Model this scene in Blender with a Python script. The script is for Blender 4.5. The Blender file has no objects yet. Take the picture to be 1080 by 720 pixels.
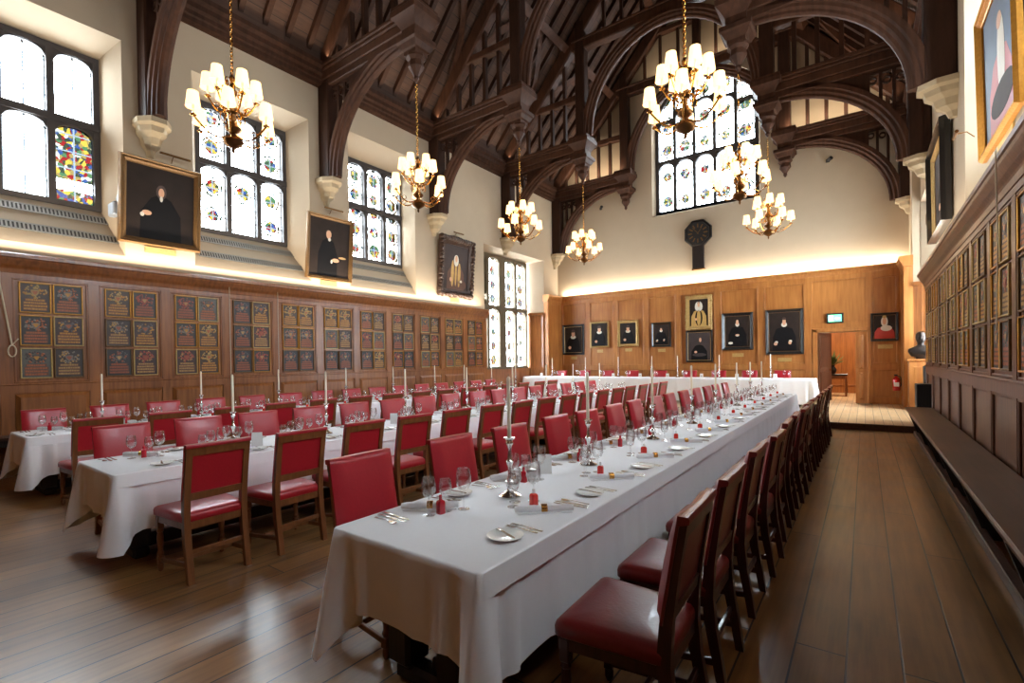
SKY, UP, EXPO, RF, GB = 18.0, .85, 1.45, 50, 13
import bpy, math, random
from mathutils import Vector, Matrix
random.seed(7)
PI = math.pi
S = bpy.context.scene
C = S.collection

# ------------------------------------------------------------------ materials
def new_mat(name):
    m = bpy.data.materials.new(name); m.use_nodes = True
    nt = m.node_tree; b = nt.nodes['Principled BSDF']
    return m, nt, b
def N(nt, t, **kw):
    n = nt.nodes.new(t)
    for k, v in kw.items(): setattr(n, k, v)
    return n
def col(c): return (c[0], c[1], c[2], 1)
def srgb(r, g, b):
    f = lambda x: (x/255/12.92) if x/255 <= .04045 else ((x/255+.055)/1.055)**2.4
    return (f(r), f(g), f(b))
def simple(name, c, rough=.5, metal=0, coat=0, nscale=0, namt=.15, spec=.5, bump=0):
    m, nt, b = new_mat(name)
    b.inputs['Base Color'].default_value = col(c); b.inputs['Roughness'].default_value = rough
    b.inputs['Metallic'].default_value = metal; b.inputs['Coat Weight'].default_value = coat
    b.inputs['Specular IOR Level'].default_value = spec
    tc = N(nt, 'ShaderNodeTexCoord'); no = N(nt, 'ShaderNodeTexNoise')
    no.inputs['Scale'].default_value = nscale or 8; no.inputs['Detail'].default_value = 4
    nt.links.new(tc.outputs['Object'], no.inputs['Vector'])
    mx = N(nt, 'ShaderNodeMix', data_type='RGBA')
    nt.links.new(no.outputs['Fac'], mx.inputs['Factor'])
    mx.inputs['A'].default_value = col([x*(1-namt) for x in c]); mx.inputs['B'].default_value = col([min(1, x*(1+namt)) for x in c])
    nt.links.new(mx.outputs['Result'], b.inputs['Base Color'])
    if bump:
        bp = N(nt, 'ShaderNodeBump'); bp.inputs['Strength'].default_value = bump; bp.inputs['Distance'].default_value = .01
        nt.links.new(no.outputs['Fac'], bp.inputs['Height']); nt.links.new(bp.outputs['Normal'], b.inputs['Normal'])
    return m
def wood(name, c1, c2, axis='Z', scale=6, rough=.4, coat=.15, stretch=.07, bump=.15, big=1.0):
    m, nt, b = new_mat(name)
    tc = N(nt, 'ShaderNodeTexCoord'); mp = N(nt, 'ShaderNodeMapping')
    s = [1, 1, 1]; s['XYZ'.index(axis)] = stretch
    mp.inputs['Scale'].default_value = s
    nt.links.new(tc.outputs['Object'], mp.inputs['Vector'])
    no = N(nt, 'ShaderNodeTexNoise'); no.inputs['Scale'].default_value = scale*4; no.inputs['Detail'].default_value = 6
    nt.links.new(mp.outputs['Vector'], no.inputs['Vector'])
    n2 = N(nt, 'ShaderNodeTexNoise'); n2.inputs['Scale'].default_value = big; n2.inputs['Detail'].default_value = 2
    nt.links.new(tc.outputs['Object'], n2.inputs['Vector'])
    ad = N(nt, 'ShaderNodeMath', operation='ADD'); ad.use_clamp = True
    ml = N(nt, 'ShaderNodeMath', operation='MULTIPLY'); ml.inputs[1].default_value = .55
    m3 = N(nt, 'ShaderNodeMath', operation='MULTIPLY'); m3.inputs[1].default_value = .45
    nt.links.new(no.outputs['Fac'], ml.inputs[0]); nt.links.new(n2.outputs['Fac'], m3.inputs[0])
    nt.links.new(ml.outputs[0], ad.inputs[0]); nt.links.new(m3.outputs[0], ad.inputs[1])
    r = N(nt, 'ShaderNodeValToRGB'); r.color_ramp.elements[0].position = .32; r.color_ramp.elements[1].position = .68
    r.color_ramp.elements[0].color = col(c1); r.color_ramp.elements[1].color = col(c2)
    nt.links.new(ad.outputs[0], r.inputs[0]); nt.links.new(r.outputs[0], b.inputs['Base Color'])
    b.inputs['Roughness'].default_value = rough; b.inputs['Coat Weight'].default_value = coat; b.inputs['Coat Roughness'].default_value = .2
    b.inputs['Specular IOR Level'].default_value = .15 if 'roof' in name else .4
    bp = N(nt, 'ShaderNodeBump'); bp.inputs['Strength'].default_value = bump; bp.inputs['Distance'].default_value = .004
    nt.links.new(no.outputs['Fac'], bp.inputs['Height']); nt.links.new(bp.outputs['Normal'], b.inputs['Normal'])
    return m
def planks(name, c1, c2, gap, width, length, rough=.3, coat=.2, swap=True, offx=0, bump=.25, gapw=.012):
    """boards running along Y: brick texture with rotated axes"""
    m, nt, b = new_mat(name)
    tc = N(nt, 'ShaderNodeTexCoord'); sp = N(nt, 'ShaderNodeSeparateXYZ'); cb = N(nt, 'ShaderNodeCombineXYZ')
    nt.links.new(tc.outputs['Object'], sp.inputs[0])
    nt.links.new(sp.outputs['Y'], cb.inputs['X']); nt.links.new(sp.outputs['X'], cb.inputs['Y'])
    br = N(nt, 'ShaderNodeTexBrick'); br.offset = .37; br.offset_frequency = 2; br.squash = 1
    br.inputs['Scale'].default_value = 1; br.inputs['Brick Width'].default_value = length; br.inputs['Row Height'].default_value = width
    br.inputs['Mortar Size'].default_value = gapw/2; br.inputs['Mortar Smooth'].default_value = .3; br.inputs['Bias'].default_value = 0
    br.inputs['Color1'].default_value = (.2, .2, .2, 1); br.inputs['Color2'].default_value = (.8, .8, .8, 1); br.inputs['Mortar'].default_value = (.5, .5, .5, 1)
    mv = N(nt, 'ShaderNodeVectorMath', operation='ADD'); mv.inputs[1].default_value = (0, offx, 0)
    nt.links.new(cb.outputs[0], mv.inputs[0]); nt.links.new(mv.outputs[0], br.inputs['Vector'])
    mp = N(nt, 'ShaderNodeMapping'); mp.inputs['Scale'].default_value = (1, .06, 1); nt.links.new(tc.outputs['Object'], mp.inputs['Vector'])
    no = N(nt, 'ShaderNodeTexNoise'); no.inputs['Scale'].default_value = 22; no.inputs['Detail'].default_value = 6; nt.links.new(mp.outputs[0], no.inputs['Vector'])
    n2 = N(nt, 'ShaderNodeTexNoise'); n2.inputs['Scale'].default_value = 1.6; n2.inputs['Detail'].default_value = 4; nt.links.new(tc.outputs['Object'], n2.inputs['Vector'])
    a1 = N(nt, 'ShaderNodeMath', operation='MULTIPLY_ADD'); a1.inputs[1].default_value = .45; nt.links.new(no.outputs['Fac'], a1.inputs[0])
    a2 = N(nt, 'ShaderNodeMath', operation='MULTIPLY_ADD'); a2.inputs[1].default_value = .45; a2.inputs[2].default_value = -.05; nt.links.new(n2.outputs['Fac'], a2.inputs[0]); nt.links.new(a2.outputs[0], a1.inputs[2])
    a3 = N(nt, 'ShaderNodeMath', operation='MULTIPLY_ADD'); a3.inputs[1].default_value = .22; nt.links.new(br.outputs['Color'], a3.inputs[0]); nt.links.new(a1.outputs[0], a3.inputs[2])
    r = N(nt, 'ShaderNodeValToRGB'); r.color_ramp.elements[0].position = .3; r.color_ramp.elements[1].position = .75
    r.color_ramp.elements[0].color = col(c1); r.color_ramp.elements[1].color = col(c2); nt.links.new(a3.outputs[0], r.inputs[0])
    mx = N(nt, 'ShaderNodeMix', data_type='RGBA'); nt.links.new(br.outputs['Fac'], mx.inputs['Factor']); nt.links.new(r.outputs[0], mx.inputs['A']); mx.inputs['B'].default_value = col(gap)
    nt.links.new(mx.outputs['Result'], b.inputs['Base Color'])
    rr = N(nt, 'ShaderNodeMapRange'); rr.inputs['To Min'].default_value = rough-.08; rr.inputs['To Max'].default_value = rough+.16; nt.links.new(n2.outputs['Fac'], rr.inputs['Value']); nt.links.new(rr.outputs[0], b.inputs['Roughness'])
    b.inputs['Coat Weight'].default_value = coat; b.inputs['Coat Roughness'].default_value = .25
    bp = N(nt, 'ShaderNodeBump'); bp.inputs['Strength'].default_value = bump; bp.inputs['Distance'].default_value = .004; bp.invert = True
    nt.links.new(br.outputs['Fac'], bp.inputs['Height']); nt.links.new(bp.outputs['Normal'], b.inputs['Normal'])
    return m
def emis(name, c, s):
    m, nt, b = new_mat(name)
    b.inputs['Base Color'].default_value = col(c); b.inputs['Emission Color'].default_value = col(c); b.inputs['Emission Strength'].default_value = s
    b.inputs['Roughness'].default_value = .8
    return m
def glassy(name, c=(1, 1, 1), rough=0.0, gl=.12):
    """thin clear drinking glass: see-through with fresnel reflections, denser at grazing angles"""
    m, nt, b = new_mat(name); nt.nodes.remove(b); out = nt.nodes['Material Output']
    t = N(nt, 'ShaderNodeBsdfTransparent'); g = N(nt, 'ShaderNodeBsdfGlossy'); g.inputs['Roughness'].default_value = .03
    t.inputs['Color'].default_value = col(c)
    lw = N(nt, 'ShaderNodeLayerWeight'); lw.inputs['Blend'].default_value = .35
    ma = N(nt, 'ShaderNodeMath', operation='MULTIPLY_ADD'); ma.inputs[1].default_value = .75; ma.inputs[2].default_value = .05
    nt.links.new(lw.outputs['Facing'], ma.inputs[0])
    mi = N(nt, 'ShaderNodeMixShader'); nt.links.new(ma.outputs[0], mi.inputs[0]); nt.links.new(t.outputs[0], mi.inputs[1]); nt.links.new(g.outputs[0], mi.inputs[2])
    nt.links.new(mi.outputs[0], out.inputs[0])
    return m
def stained(name, mode, big=1.0, skip=.12, per=.62):
    """leaded window glass: real see-through glass tinted by its own painted roundels; needs UV in metres"""
    m, nt, b = new_mat(name); nt.nodes.remove(b); out = nt.nodes['Material Output']
    L = nt.links.new
    uv = N(nt, 'ShaderNodeUVMap'); sp = N(nt, 'ShaderNodeSeparateXYZ'); L(uv.outputs[0], sp.inputs[0])
    def M(op, a, bb=None, c=None):
        n = N(nt, 'ShaderNodeMath', operation=op)
        for i, v in enumerate((a, bb, c)):
            if v is None: continue
            if isinstance(v, (int, float)): n.inputs[i].default_value = v
            else: L(v, n.inputs[i])
        return n.outputs[0]
    u, v = sp.outputs[0], sp.outputs[1]
    geo = N(nt, 'ShaderNodeNewGeometry')
    # lead came grid
    def line(x, period, w):
        f = M('FRACT', M('DIVIDE', x, period)); d = M('ABSOLUTE', M('SUBTRACT', f, .5)); return M('GREATER_THAN', d, .5-w/period/2)
    grid = M('MAXIMUM', line(u, .25, .024), line(v, .3, .024))
    vor = N(nt, 'ShaderNodeTexVoronoi'); vor.inputs['Scale'].default_value = {'clear': 9, 'roundel': 14, 'dense': 16}[mode]; L(geo.outputs['Position'], vor.inputs['Vector'])
    hs = N(nt, 'ShaderNodeHueSaturation'); L(vor.outputs['Color'], hs.inputs['Color'])
    mixc = N(nt, 'ShaderNodeMix', data_type='RGBA')
    period = {'clear': 1.1, 'roundel': per, 'dense': 3.0}[mode]
    cell = M('FLOOR', M('DIVIDE', v, period))
    fv = M('MULTIPLY', M('SUBTRACT', M('FRACT', M('DIVIDE', v, period)), .5), period)
    fu = M('SUBTRACT', M('FRACT', u), .5)   # u is stored as light index + centred metre offset + .5
    r = M('SQRT', M('ADD', M('MULTIPLY', fu, fu), M('MULTIPLY', M('MULTIPLY', fv, fv), .8)))
    ramp = N(nt, 'ShaderNodeValToRGB'); L(vor.outputs['Distance'], ramp.inputs[0])
    wn = N(nt, 'ShaderNodeTexWhiteNoise', noise_dimensions='2D'); cx = N(nt, 'ShaderNodeCombineXYZ'); L(M('FLOOR', u), cx.inputs[0]); L(cell, cx.inputs[1]); L(cx.outputs[0], wn.inputs['Vector'])
    sepc = N(nt, 'ShaderNodeSeparateColor'); L(vor.outputs['Color'], sepc.inputs[0])
    cr = N(nt, 'ShaderNodeValToRGB'); cr.color_ramp.interpolation = 'CONSTANT'
    el = cr.color_ramp.elements
    el[0].position = 0; el[0].color = (.002, .003, .002, 1); el[1].position = .22; el[1].color = (.016, .012, .004, 1)
    for p, c in ((.36, (.014, .001, .001)), (.5, (.034, .034, .03)), (.62, (.002, .004, .012)), (.72, (.03, .02, .003)), (.86, (.004, .009, .004))):
        e = el.new(p); e.color = col(c)
    L(sepc.outputs[0], cr.inputs[0])
    nz = N(nt, 'ShaderNodeTexNoise'); nz.inputs['Scale'].default_value = 14; L(geo.outputs['Position'], nz.inputs['Vector'])
    r = M('DIVIDE', r, big); r = M('ADD', r, M('MULTIPLY', M('SUBTRACT', nz.outputs['Fac'], .5), .09)); r = M('ADD', r, M('MULTIPLY', M('SUBTRACT', wn.outputs[0], .5), .05))
    ring = M('MULTIPLY', M('LESS_THAN', r, .2), M('GREATER_THAN', r, .165))
    core = M('LESS_THAN', r, .14)
    mask = M('MAXIMUM', ring, core)
    if mode == 'clear':
        # only faint painted outlines
        ol = M('MULTIPLY', M('LESS_THAN', r, .19), M('GREATER_THAN', r, .178))
        mask = M('MULTIPLY', ol, M('GREATER_THAN', wn.outputs[0], .3))
    elif mode == 'roundel':
        mask = M('MULTIPLY', mask, M('GREATER_THAN', wn.outputs[0], skip))
    else:
        mask = M('GREATER_THAN', M('ABSOLUTE', M('SUBTRACT', v, .3)), .09)
    lead = M('LESS_THAN', vor.outputs['Distance'], .0)
    mx = N(nt, 'ShaderNodeMix', data_type='RGBA'); L(mask, mx.inputs['Factor']); mx.inputs['A'].default_value = (.82, .88, .9, 1)
    if mode == 'clear': mx.inputs['B'].default_value = (.012, .01, .008, 1)
    elif mode == 'dense': L(cr.outputs[0], mx.inputs['B'])
    else:
        mr = N(nt, 'ShaderNodeMix', data_type='RGBA'); L(ring, mr.inputs['Factor']); L(cr.outputs[0], mr.inputs['A']); mr.inputs['B'].default_value = (.003, .0035, .002, 1); L(mr.outputs['Result'], mx.inputs['B'])
    m2 = N(nt, 'ShaderNodeMix', data_type='RGBA'); L(grid, m2.inputs['Factor']); L(mx.outputs['Result'], m2.inputs['A']); m2.inputs['B'].default_value = (.015, .018, .02, 1)
    t = N(nt, 'ShaderNodeBsdfTransparent'); L(m2.outputs['Result'], t.inputs['Color'])
    g = N(nt, 'ShaderNodeBsdfGlossy'); g.inputs['Roughness'].default_value = .1
    mi = N(nt, 'ShaderNodeMixShader'); mi.inputs[0].default_value = .04; L(t.outputs[0], mi.inputs[1]); L(g.outputs[0], mi.inputs[2]); L(mi.outputs[0], out.inputs[0])
    return m

M = {}
M['plaster'] = simple('plaster', srgb(178, 160, 137), .85, nscale=3, namt=.04, spec=.2)
M['white_plaster'] = simple('white_plaster', srgb(236, 230, 220), .85, nscale=3, namt=.03, spec=.2)
M['stone'] = simple('stone', srgb(166, 149, 122), .8, nscale=14, namt=.12, spec=.2, bump=.4)
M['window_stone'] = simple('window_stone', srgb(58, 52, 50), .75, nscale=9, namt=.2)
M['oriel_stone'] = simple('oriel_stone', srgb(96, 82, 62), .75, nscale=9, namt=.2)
M['roof'] = wood('roof_oak', srgb(34, 20, 14), srgb(62, 39, 28), 'Z', 3, .6, .0, .15)
M['roof_light'] = wood('roof_oak_moulding', srgb(46, 28, 20), srgb(80, 52, 38), 'Z', 3, .55, .0, .15)
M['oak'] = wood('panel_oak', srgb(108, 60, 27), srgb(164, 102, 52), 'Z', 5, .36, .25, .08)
M['oak_red'] = wood('panel_oak_dark', srgb(92, 55, 38), srgb(132, 88, 64), 'Z', 5, .32, .35, .08)
M['oak_lit'] = wood('panel_oak_lit', srgb(148, 88, 40), srgb(186, 124, 64), 'Z', 4, .38, .2, .08)  # same panel oak, lightened: warm light on the far wall put into its colour
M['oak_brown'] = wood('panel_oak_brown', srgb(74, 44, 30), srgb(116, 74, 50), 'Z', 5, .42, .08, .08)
M['bench'] = wood('bench_oak', srgb(56, 34, 24), srgb(88, 56, 38), 'Y', 5, .4, .08, .05)
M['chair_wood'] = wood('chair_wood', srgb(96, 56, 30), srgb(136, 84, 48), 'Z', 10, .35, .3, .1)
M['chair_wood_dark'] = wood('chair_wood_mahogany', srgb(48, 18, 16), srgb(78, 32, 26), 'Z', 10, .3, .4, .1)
M['black_wood'] = wood('black_wood', (.012, .008, .007), (.03, .02, .017), 'Z', 10, .4, .1, .1)
M['floor'] = planks('floor_boards', srgb(90, 58, 29), srgb(174, 126, 74), (.014, .009, .006), .235, 3.1, .3, .12, offx=.09)
M['dais'] = planks('dais_boards', srgb(168, 132, 92), srgb(206, 172, 128), (.08, .05, .03), .16, 2.4, .35, .1)
M['roof_board'] = planks('roof_boards', srgb(50, 33, 25), srgb(86, 60, 46), (.008, .006, .005), .22, 6, .8, 0)
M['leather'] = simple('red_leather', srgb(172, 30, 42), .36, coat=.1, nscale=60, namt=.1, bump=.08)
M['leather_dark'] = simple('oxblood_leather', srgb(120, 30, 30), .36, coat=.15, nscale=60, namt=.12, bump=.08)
M['piping'] = simple('gold_piping', srgb(190, 140, 110), .4, .2)
M['cloth'] = simple('table_linen', srgb(248, 248, 250), .8, nscale=40, namt=.02, spec=.2)
M['porcelain'] = simple('porcelain', srgb(240, 240, 236), .12, coat=.5, namt=.01)
M['silver'] = simple('silver', (.75, .73, .7), .16, 1, namt=.05)
M['steel'] = simple('cutlery_steel', (.55, .53, .5), .2, 1, namt=.05)
M['brass'] = simple('brass', srgb(190, 140, 70), .25, 1, nscale=20, namt=.2)
M['old_brass'] = simple('aged_brass', srgb(112, 80, 48), .3, 1, nscale=20, namt=.3)
M['gold'] = simple('gilding', srgb(178, 124, 48), .38, .75, nscale=30, namt=.3, bump=.3)
M['gold_dark'] = simple('aged_gilding', srgb(112, 82, 46), .5, .4, nscale=30, namt=.35, bump=.3)
M['gold_pale'] = simple('pale_gilding', srgb(188, 156, 96), .45, .4, nscale=30, namt=.3, bump=.5)
M['black_frame'] = simple('black_frame', (.012, .011, .011), .3, coat=.3)
M['carved_frame'] = simple('carved_dark_frame', srgb(58, 38, 28), .4, .2, nscale=40, namt=.5, bump=.8)
M['wax'] = simple('candle_wax', srgb(250, 240, 215), .5, namt=.02)
M['wick'] = simple('candle_wick', (.02, .02, .02), .8)
M['glass'] = glassy('clear_glass')
M['red_liquid'] = simple('red_bottle', srgb(190, 24, 40), .1, coat=.5, namt=.02)
M['orange_liquid'] = simple('coral_bottle', srgb(226, 60, 52), .1, coat=.5, namt=.02)
M['card'] = simple('white_card', srgb(245, 245, 243), .7, namt=.01)
M['ink'] = simple('printed_ink', srgb(60, 58, 62), .7)
M['paint_dark'] = simple('canvas_dark', srgb(46, 36, 31), .6, spec=.15, nscale=3, namt=.4)
M['paint_grey'] = simple('canvas_greybrown', srgb(70, 60, 58), .6, spec=.15, nscale=2, namt=.35)
M['paint_black'] = simple('painted_black_gown', srgb(18, 15, 16), .6, spec=.15, nscale=4, namt=.3)
M['paint_brown'] = simple('painted_brown', srgb(92, 58, 44), .4, nscale=4, namt=.3)
M['paint_red'] = simple('painted_red', srgb(176, 52, 42), .4, nscale=6, namt=.25)
M['paint_blue'] = simple('painted_blue', srgb(52, 70, 98), .4, nscale=3, namt=.4)
M['paint_gold'] = simple('painted_gold', srgb(190, 150, 84), .4, nscale=8, namt=.35)
M['skin'] = simple('painted_skin', srgb(214, 162, 126), .45, nscale=5, namt=.15)
M['paint_white'] = simple('painted_linen', srgb(216, 208, 192), .45, nscale=8, namt=.12)
M['hair_brown'] = simple('painted_hair', srgb(66, 42, 30), .5, nscale=8, namt=.3)
M['black'] = simple('matt_black', (.012, .012, .013), .5)
M['iron'] = simple('dark_iron', (.03, .028, .028), .45, .6)
M['grey_metal'] = simple('grey_grille', srgb(150, 146, 138), .5, .2)
M['slot'] = simple('grille_slot', srgb(70, 66, 62), .8)
M['lamp_grey'] = simple('lamp_housing', srgb(170, 178, 190), .4, .3)
M['red_enamel'] = simple('red_enamel', srgb(190, 24, 30), .25, coat=.5, namt=.02)
M['rope'] = simple('cotton_cord', srgb(206, 190, 160), .8)
M['exit_green'] = emis('exit_sign_green', srgb(90, 210, 150), 1.6)
M['exit_white'] = emis('exit_sign_white', srgb(220, 255, 235), 2.2)
M['shade'] = emis('lamp_shade_fabric', srgb(255, 214, 142), 1.0)
M['leaf'] = simple('leaf', srgb(60, 84, 40), .5, nscale=12, namt=.3)
M['bronze'] = simple('dark_bronze', srgb(60, 52, 48), .3, .8, nscale=12, namt=.3)
M['g_clear'] = stained('leaded_clear', 'clear'); M['g_round'] = stained('leaded_roundels', 'roundel'); M['g_dense'] = stained('heraldic_glass', 'dense'); M['g_far'] = stained('leaded_large_roundels', 'roundel', 1.3, 0, .93); M['g_many'] = stained('leaded_many_roundels', 'roundel', 1.15, 0, .53)

# ------------------------------------------------------------------ mesh builder
class MB:
    def __init__(s): s.v = []; s.f = []; s.m = []; s.uv = {}; s.mi = 0
    def add(s, vs, fs, uvs=None):
        o = len(s.v); s.v += [tuple(p) for p in vs]
        for i, f in enumerate(fs):
            s.f.append(tuple(o+k for k in f)); s.m.append(s.mi)
            if uvs: s.uv[len(s.f)-1] = [uvs[k] for k in f]
        return s
    def box(s, x0, x1, y0, y1, z0, z1):
        return s.add([(x0,y0,z0),(x1,y0,z0),(x1,y1,z0),(x0,y1,z0),(x0,y0,z1),(x1,y0,z1),(x1,y1,z1),(x0,y1,z1)],
                     [(0,3,2,1),(4,5,6,7),(0,1,5,4),(1,2,6,5),(2,3,7,6),(3,0,4,7)])
    def cbox(s, x0, x1, y0, y1, z0, z1, c=.005):
        """box with chamfered edges"""
        c = min(c, (x1-x0)/2.2, (y1-y0)/2.2, (z1-z0)/2.2)
        X, Y, Z = (x0, x1), (y0, y1), (z0, z1); vs = []; idx = {}
        for i in (0, 1):
            for j in (0, 1):
                for k in (0, 1):
                    sx, sy, sz = (c if i == 0 else -c), (c if j == 0 else -c), (c if k == 0 else -c)
                    idx[i,j,k,0] = len(vs); vs.append((X[i], Y[j]+sy, Z[k]+sz))
                    idx[i,j,k,1] = len(vs); vs.append((X[i]+sx, Y[j], Z[k]+sz))
                    idx[i,j,k,2] = len(vs); vs.append((X[i]+sx, Y[j]+sy, Z[k]))
        I = idx; fs = []
        q = ((0,0),(1,0),(1,1),(0,1))
        for a in (0, 1):
            f = [I[a,p,r,0] for p, r in q]; fs.append(f if a else f[::-1])
            f = [I[p,a,r,1] for p, r in q]; fs.append(f[::-1] if a else f)
            f = [I[p,r,a,2] for p, r in q]; fs.append(f if a else f[::-1])
        for j in (0, 1):
            for k in (0, 1):
                f = [I[0,j,k,1], I[1,j,k,1], I[1,j,k,2], I[0,j,k,2]]; fs.append(f if (j == k) != True else f[::-1])
                f = [I[j,0,k,0], I[j,1,k,0], I[j,1,k,2], I[j,0,k,2]]; fs.append(f)
                f = [I[j,k,0,0], I[j,k,1,0], I[j,k,1,1], I[j,k,0,1]]; fs.append(f)
        for i in (0, 1):
            for j in (0, 1):
                for k in (0, 1): fs.append([I[i,j,k,0], I[i,j,k,1], I[i,j,k,2]])
        return s.add(vs, fs)
    def lathe(s, prof, n=16, c=(0, 0, 0), axis='Z'):
        vs = []; fs = []
        for r, z in prof:
            for k in range(n):
                a = 2*PI*k/n; x, y = r*math.cos(a), r*math.sin(a)
                p = (x, y, z) if axis == 'Z' else ((z, x, y) if axis == 'X' else (x, z, y))
                vs.append((c[0]+p[0], c[1]+p[1], c[2]+p[2]))
        for i in range(len(prof)-1):
            for k in range(n): fs.append((i*n+k, i*n+(k+1)%n, (i+1)*n+(k+1)%n, (i+1)*n+k))
        if prof[0][0] > 1e-5: fs.append(tuple(range(n))[::-1])
        if prof[-1][0] > 1e-5: fs.append(tuple((len(prof)-1)*n+k for k in range(n)))
        return s.add(vs, fs)
    def loft(s, rings, cap0=True, cap1=True):
        n = len(rings[0]); vs = [p for r in rings for p in r]; fs = []
        for i in range(len(rings)-1):
            for k in range(n): fs.append((i*n+k, i*n+(k+1)%n, (i+1)*n+(k+1)%n, (i+1)*n+k))
        if cap0: fs.append(tuple(range(n))[::-1])
        if cap1: fs.append(tuple((len(rings)-1)*n+k for k in range(n)))
        return s.add(vs, fs)
    def tube(s, pts, r, n=8, caps=True):
        pts = [Vector(p) for p in pts]; rs = r if isinstance(r, (list, tuple)) else [r]*len(pts)
        up = None; rings = []
        for i, p in enumerate(pts):
            t = (pts[min(i+1, len(pts)-1)]-pts[max(i-1, 0)]).normalized()
            if up is None:
                up = Vector((0, 0, 1)) if abs(t.z) < .9 else Vector((1, 0, 0))
            a = t.cross(up).normalized(); b = a.cross(t).normalized(); up = b
            rings.append([tuple(p+a*rs[i]*math.cos(2*PI*k/n)+b*rs[i]*math.sin(2*PI*k/n)) for k in range(n)])
        return s.loft(rings, caps, caps)
    def prism(s, poly, axis, a0, a1):
        """poly in the plane normal to axis: Y -> (x,z), X -> (y,z), Z -> (x,y)"""
        def P(p, a): return {'Y': (p[0], a, p[1]), 'X': (a, p[0], p[1]), 'Z': (p[0], p[1], a)}[axis]
        n = len(poly); vs = [P(p, a0) for p in poly]+[P(p, a1) for p in poly]
        fs = [(k, (k+1)%n, n+(k+1)%n, n+k) for k in range(n)]+[tuple(range(n))[::-1], tuple(range(n, 2*n))]
        return s.add(vs, fs)
    def beam(s, p0, p1, w, h, up=(0, 0, 1), c=.0):
        """rectangular beam between two points: w across, h along up"""
        p0, p1 = Vector(p0), Vector(p1); t = (p1-p0).normalized(); a = t.cross(Vector(up)).normalized(); b = a.cross(t).normalized()
        if c > 0: sec = [(-w/2+c,-h/2),(w/2-c,-h/2),(w/2,-h/2+c),(w/2,h/2-c),(w/2-c,h/2),(-w/2+c,h/2),(-w/2,h/2-c),(-w/2,-h/2+c)]
        else: sec = [(-w/2,-h/2),(w/2,-h/2),(w/2,h/2),(-w/2,h/2)]
        return s.loft([[tuple(p+a*x+b*y) for x, y in sec] for p in (p0, p1)])
    def ellipse(s, cx, y, cz, rx, rz, n=18, a0=0, a1=2*PI, th=.001):
        pts = [(cx+rx*math.cos(a0+(a1-a0)*k/n), cz+rz*math.sin(a0+(a1-a0)*k/n)) for k in range(n+(0 if abs(a1-a0-2*PI) < .01 else 1))]
        return s.prism(pts, 'Y', y-th, y+th)
    def xform(s, mat, start=0):
        for i in range(start, len(s.v)): s.v[i] = tuple(mat @ Vector(s.v[i]))
        return s
    def build(s, name, mats, parent=None, smooth=True, ang=35):
        me = bpy.data.meshes.new(name); me.from_pydata(s.v, [], s.f)
        mats = mats if isinstance(mats, (list, tuple)) else [mats]
        for m in mats: me.materials.append(M[m] if isinstance(m, str) else m)
        if len(mats) > 1:
            for i, p in enumerate(me.polygons): p.material_index = s.m[i]
        if s.uv:
            l = me.uv_layers.new(name='UVMap')
            for i, p in enumerate(me.polygons):
                if i in s.uv:
                    for k, li in enumerate(p.loop_indices): l.data[li].uv = s.uv[i][k]
        me.update()
        import bmesh
        bm = bmesh.new(); bm.from_mesh(me); bmesh.ops.recalc_face_normals(bm, faces=bm.faces); bm.to_mesh(me); bm.free()
        if smooth:
            me.shade_smooth(); me.set_sharp_from_angle(angle=math.radians(ang))
        o = bpy.data.objects.new(name, me); C.objects.link(o)
        if parent: o.parent = parent
        return o
def tag(o, label=None, cat=None, group=None, kind=None):
    if label: o['label'] = label
    if cat: o['category'] = cat
    if group: o['group'] = group
    if kind: o['kind'] = kind
    return o
def thing(name, loc=(0, 0, 0), rz=0, label=None, cat=None, group=None):
    o = bpy.data.objects.new(name, None); C.objects.link(o); o.location = loc; o.rotation_euler = (0, 0, rz); o.empty_display_size = .1
    return tag(o, label, cat, group)
KIDS = {}
def kids(o):
    return list(o.children)
def dup(root, loc, rz, label, group=None, cat=None):
    r = root.copy(); C.objects.link(r); r.location = loc; r.rotation_euler = (0, 0, rz)
    r['label'] = label
    if group: r['group'] = group
    if cat: r['category'] = cat
    for ch in KIDS.setdefault(root.name, kids(root)):
        c = ch.copy(); C.objects.link(c); c.parent = r
        for g in KIDS.setdefault(ch.name, kids(ch)):
            d = g.copy(); C.objects.link(d); d.parent = c
    return r
class Maker:
    """first call places the prototype itself, later calls copy it"""
    def __init__(s, proto): s.p = proto; s.used = False
    def __call__(s, loc, rz, label, group=None, cat=None):
        if not s.used:
            s.used = True; s.p.location = loc; s.p.rotation_euler = (0, 0, rz); tag(s.p, label, cat, group); return s.p
        return dup(s.p, loc, rz, label, group, cat)
ORD = ['first','second','third','fourth','fifth','sixth','seventh','eighth','ninth','tenth','eleventh','twelfth','thirteenth','fourteenth','fifteenth','sixteenth','seventeenth','eighteenth']
def rr(hx, hy, r, n=4):
    """rounded rectangle outline"""
    pts = []
    for cx, cy, a in ((hx-r, hy-r, 0), (-hx+r, hy-r, PI/2), (-hx+r, -hy+r, PI), (hx-r, -hy+r, 1.5*PI)):
        for k in range(n+1): pts.append((cx+r*math.cos(a+PI/2*k/n), cy+r*math.sin(a+PI/2*k/n)))
    return pts

# ------------------------------------------------------------------ dimensions (metres, camera at x=0,y=0)
XL, XR, XC = -10.75, 1.25, -4.75
YB, YF, YW = -2.6, 18.25, 18.2
TR = [3.4, 7.05, 10.75, 14.4, 17.96]
EAVE, APEX = 8.95, 15.6
def roofz(u): return 9.2+1.13*(5.5-u)    # underside of rafters at distance u from the middle

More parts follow.
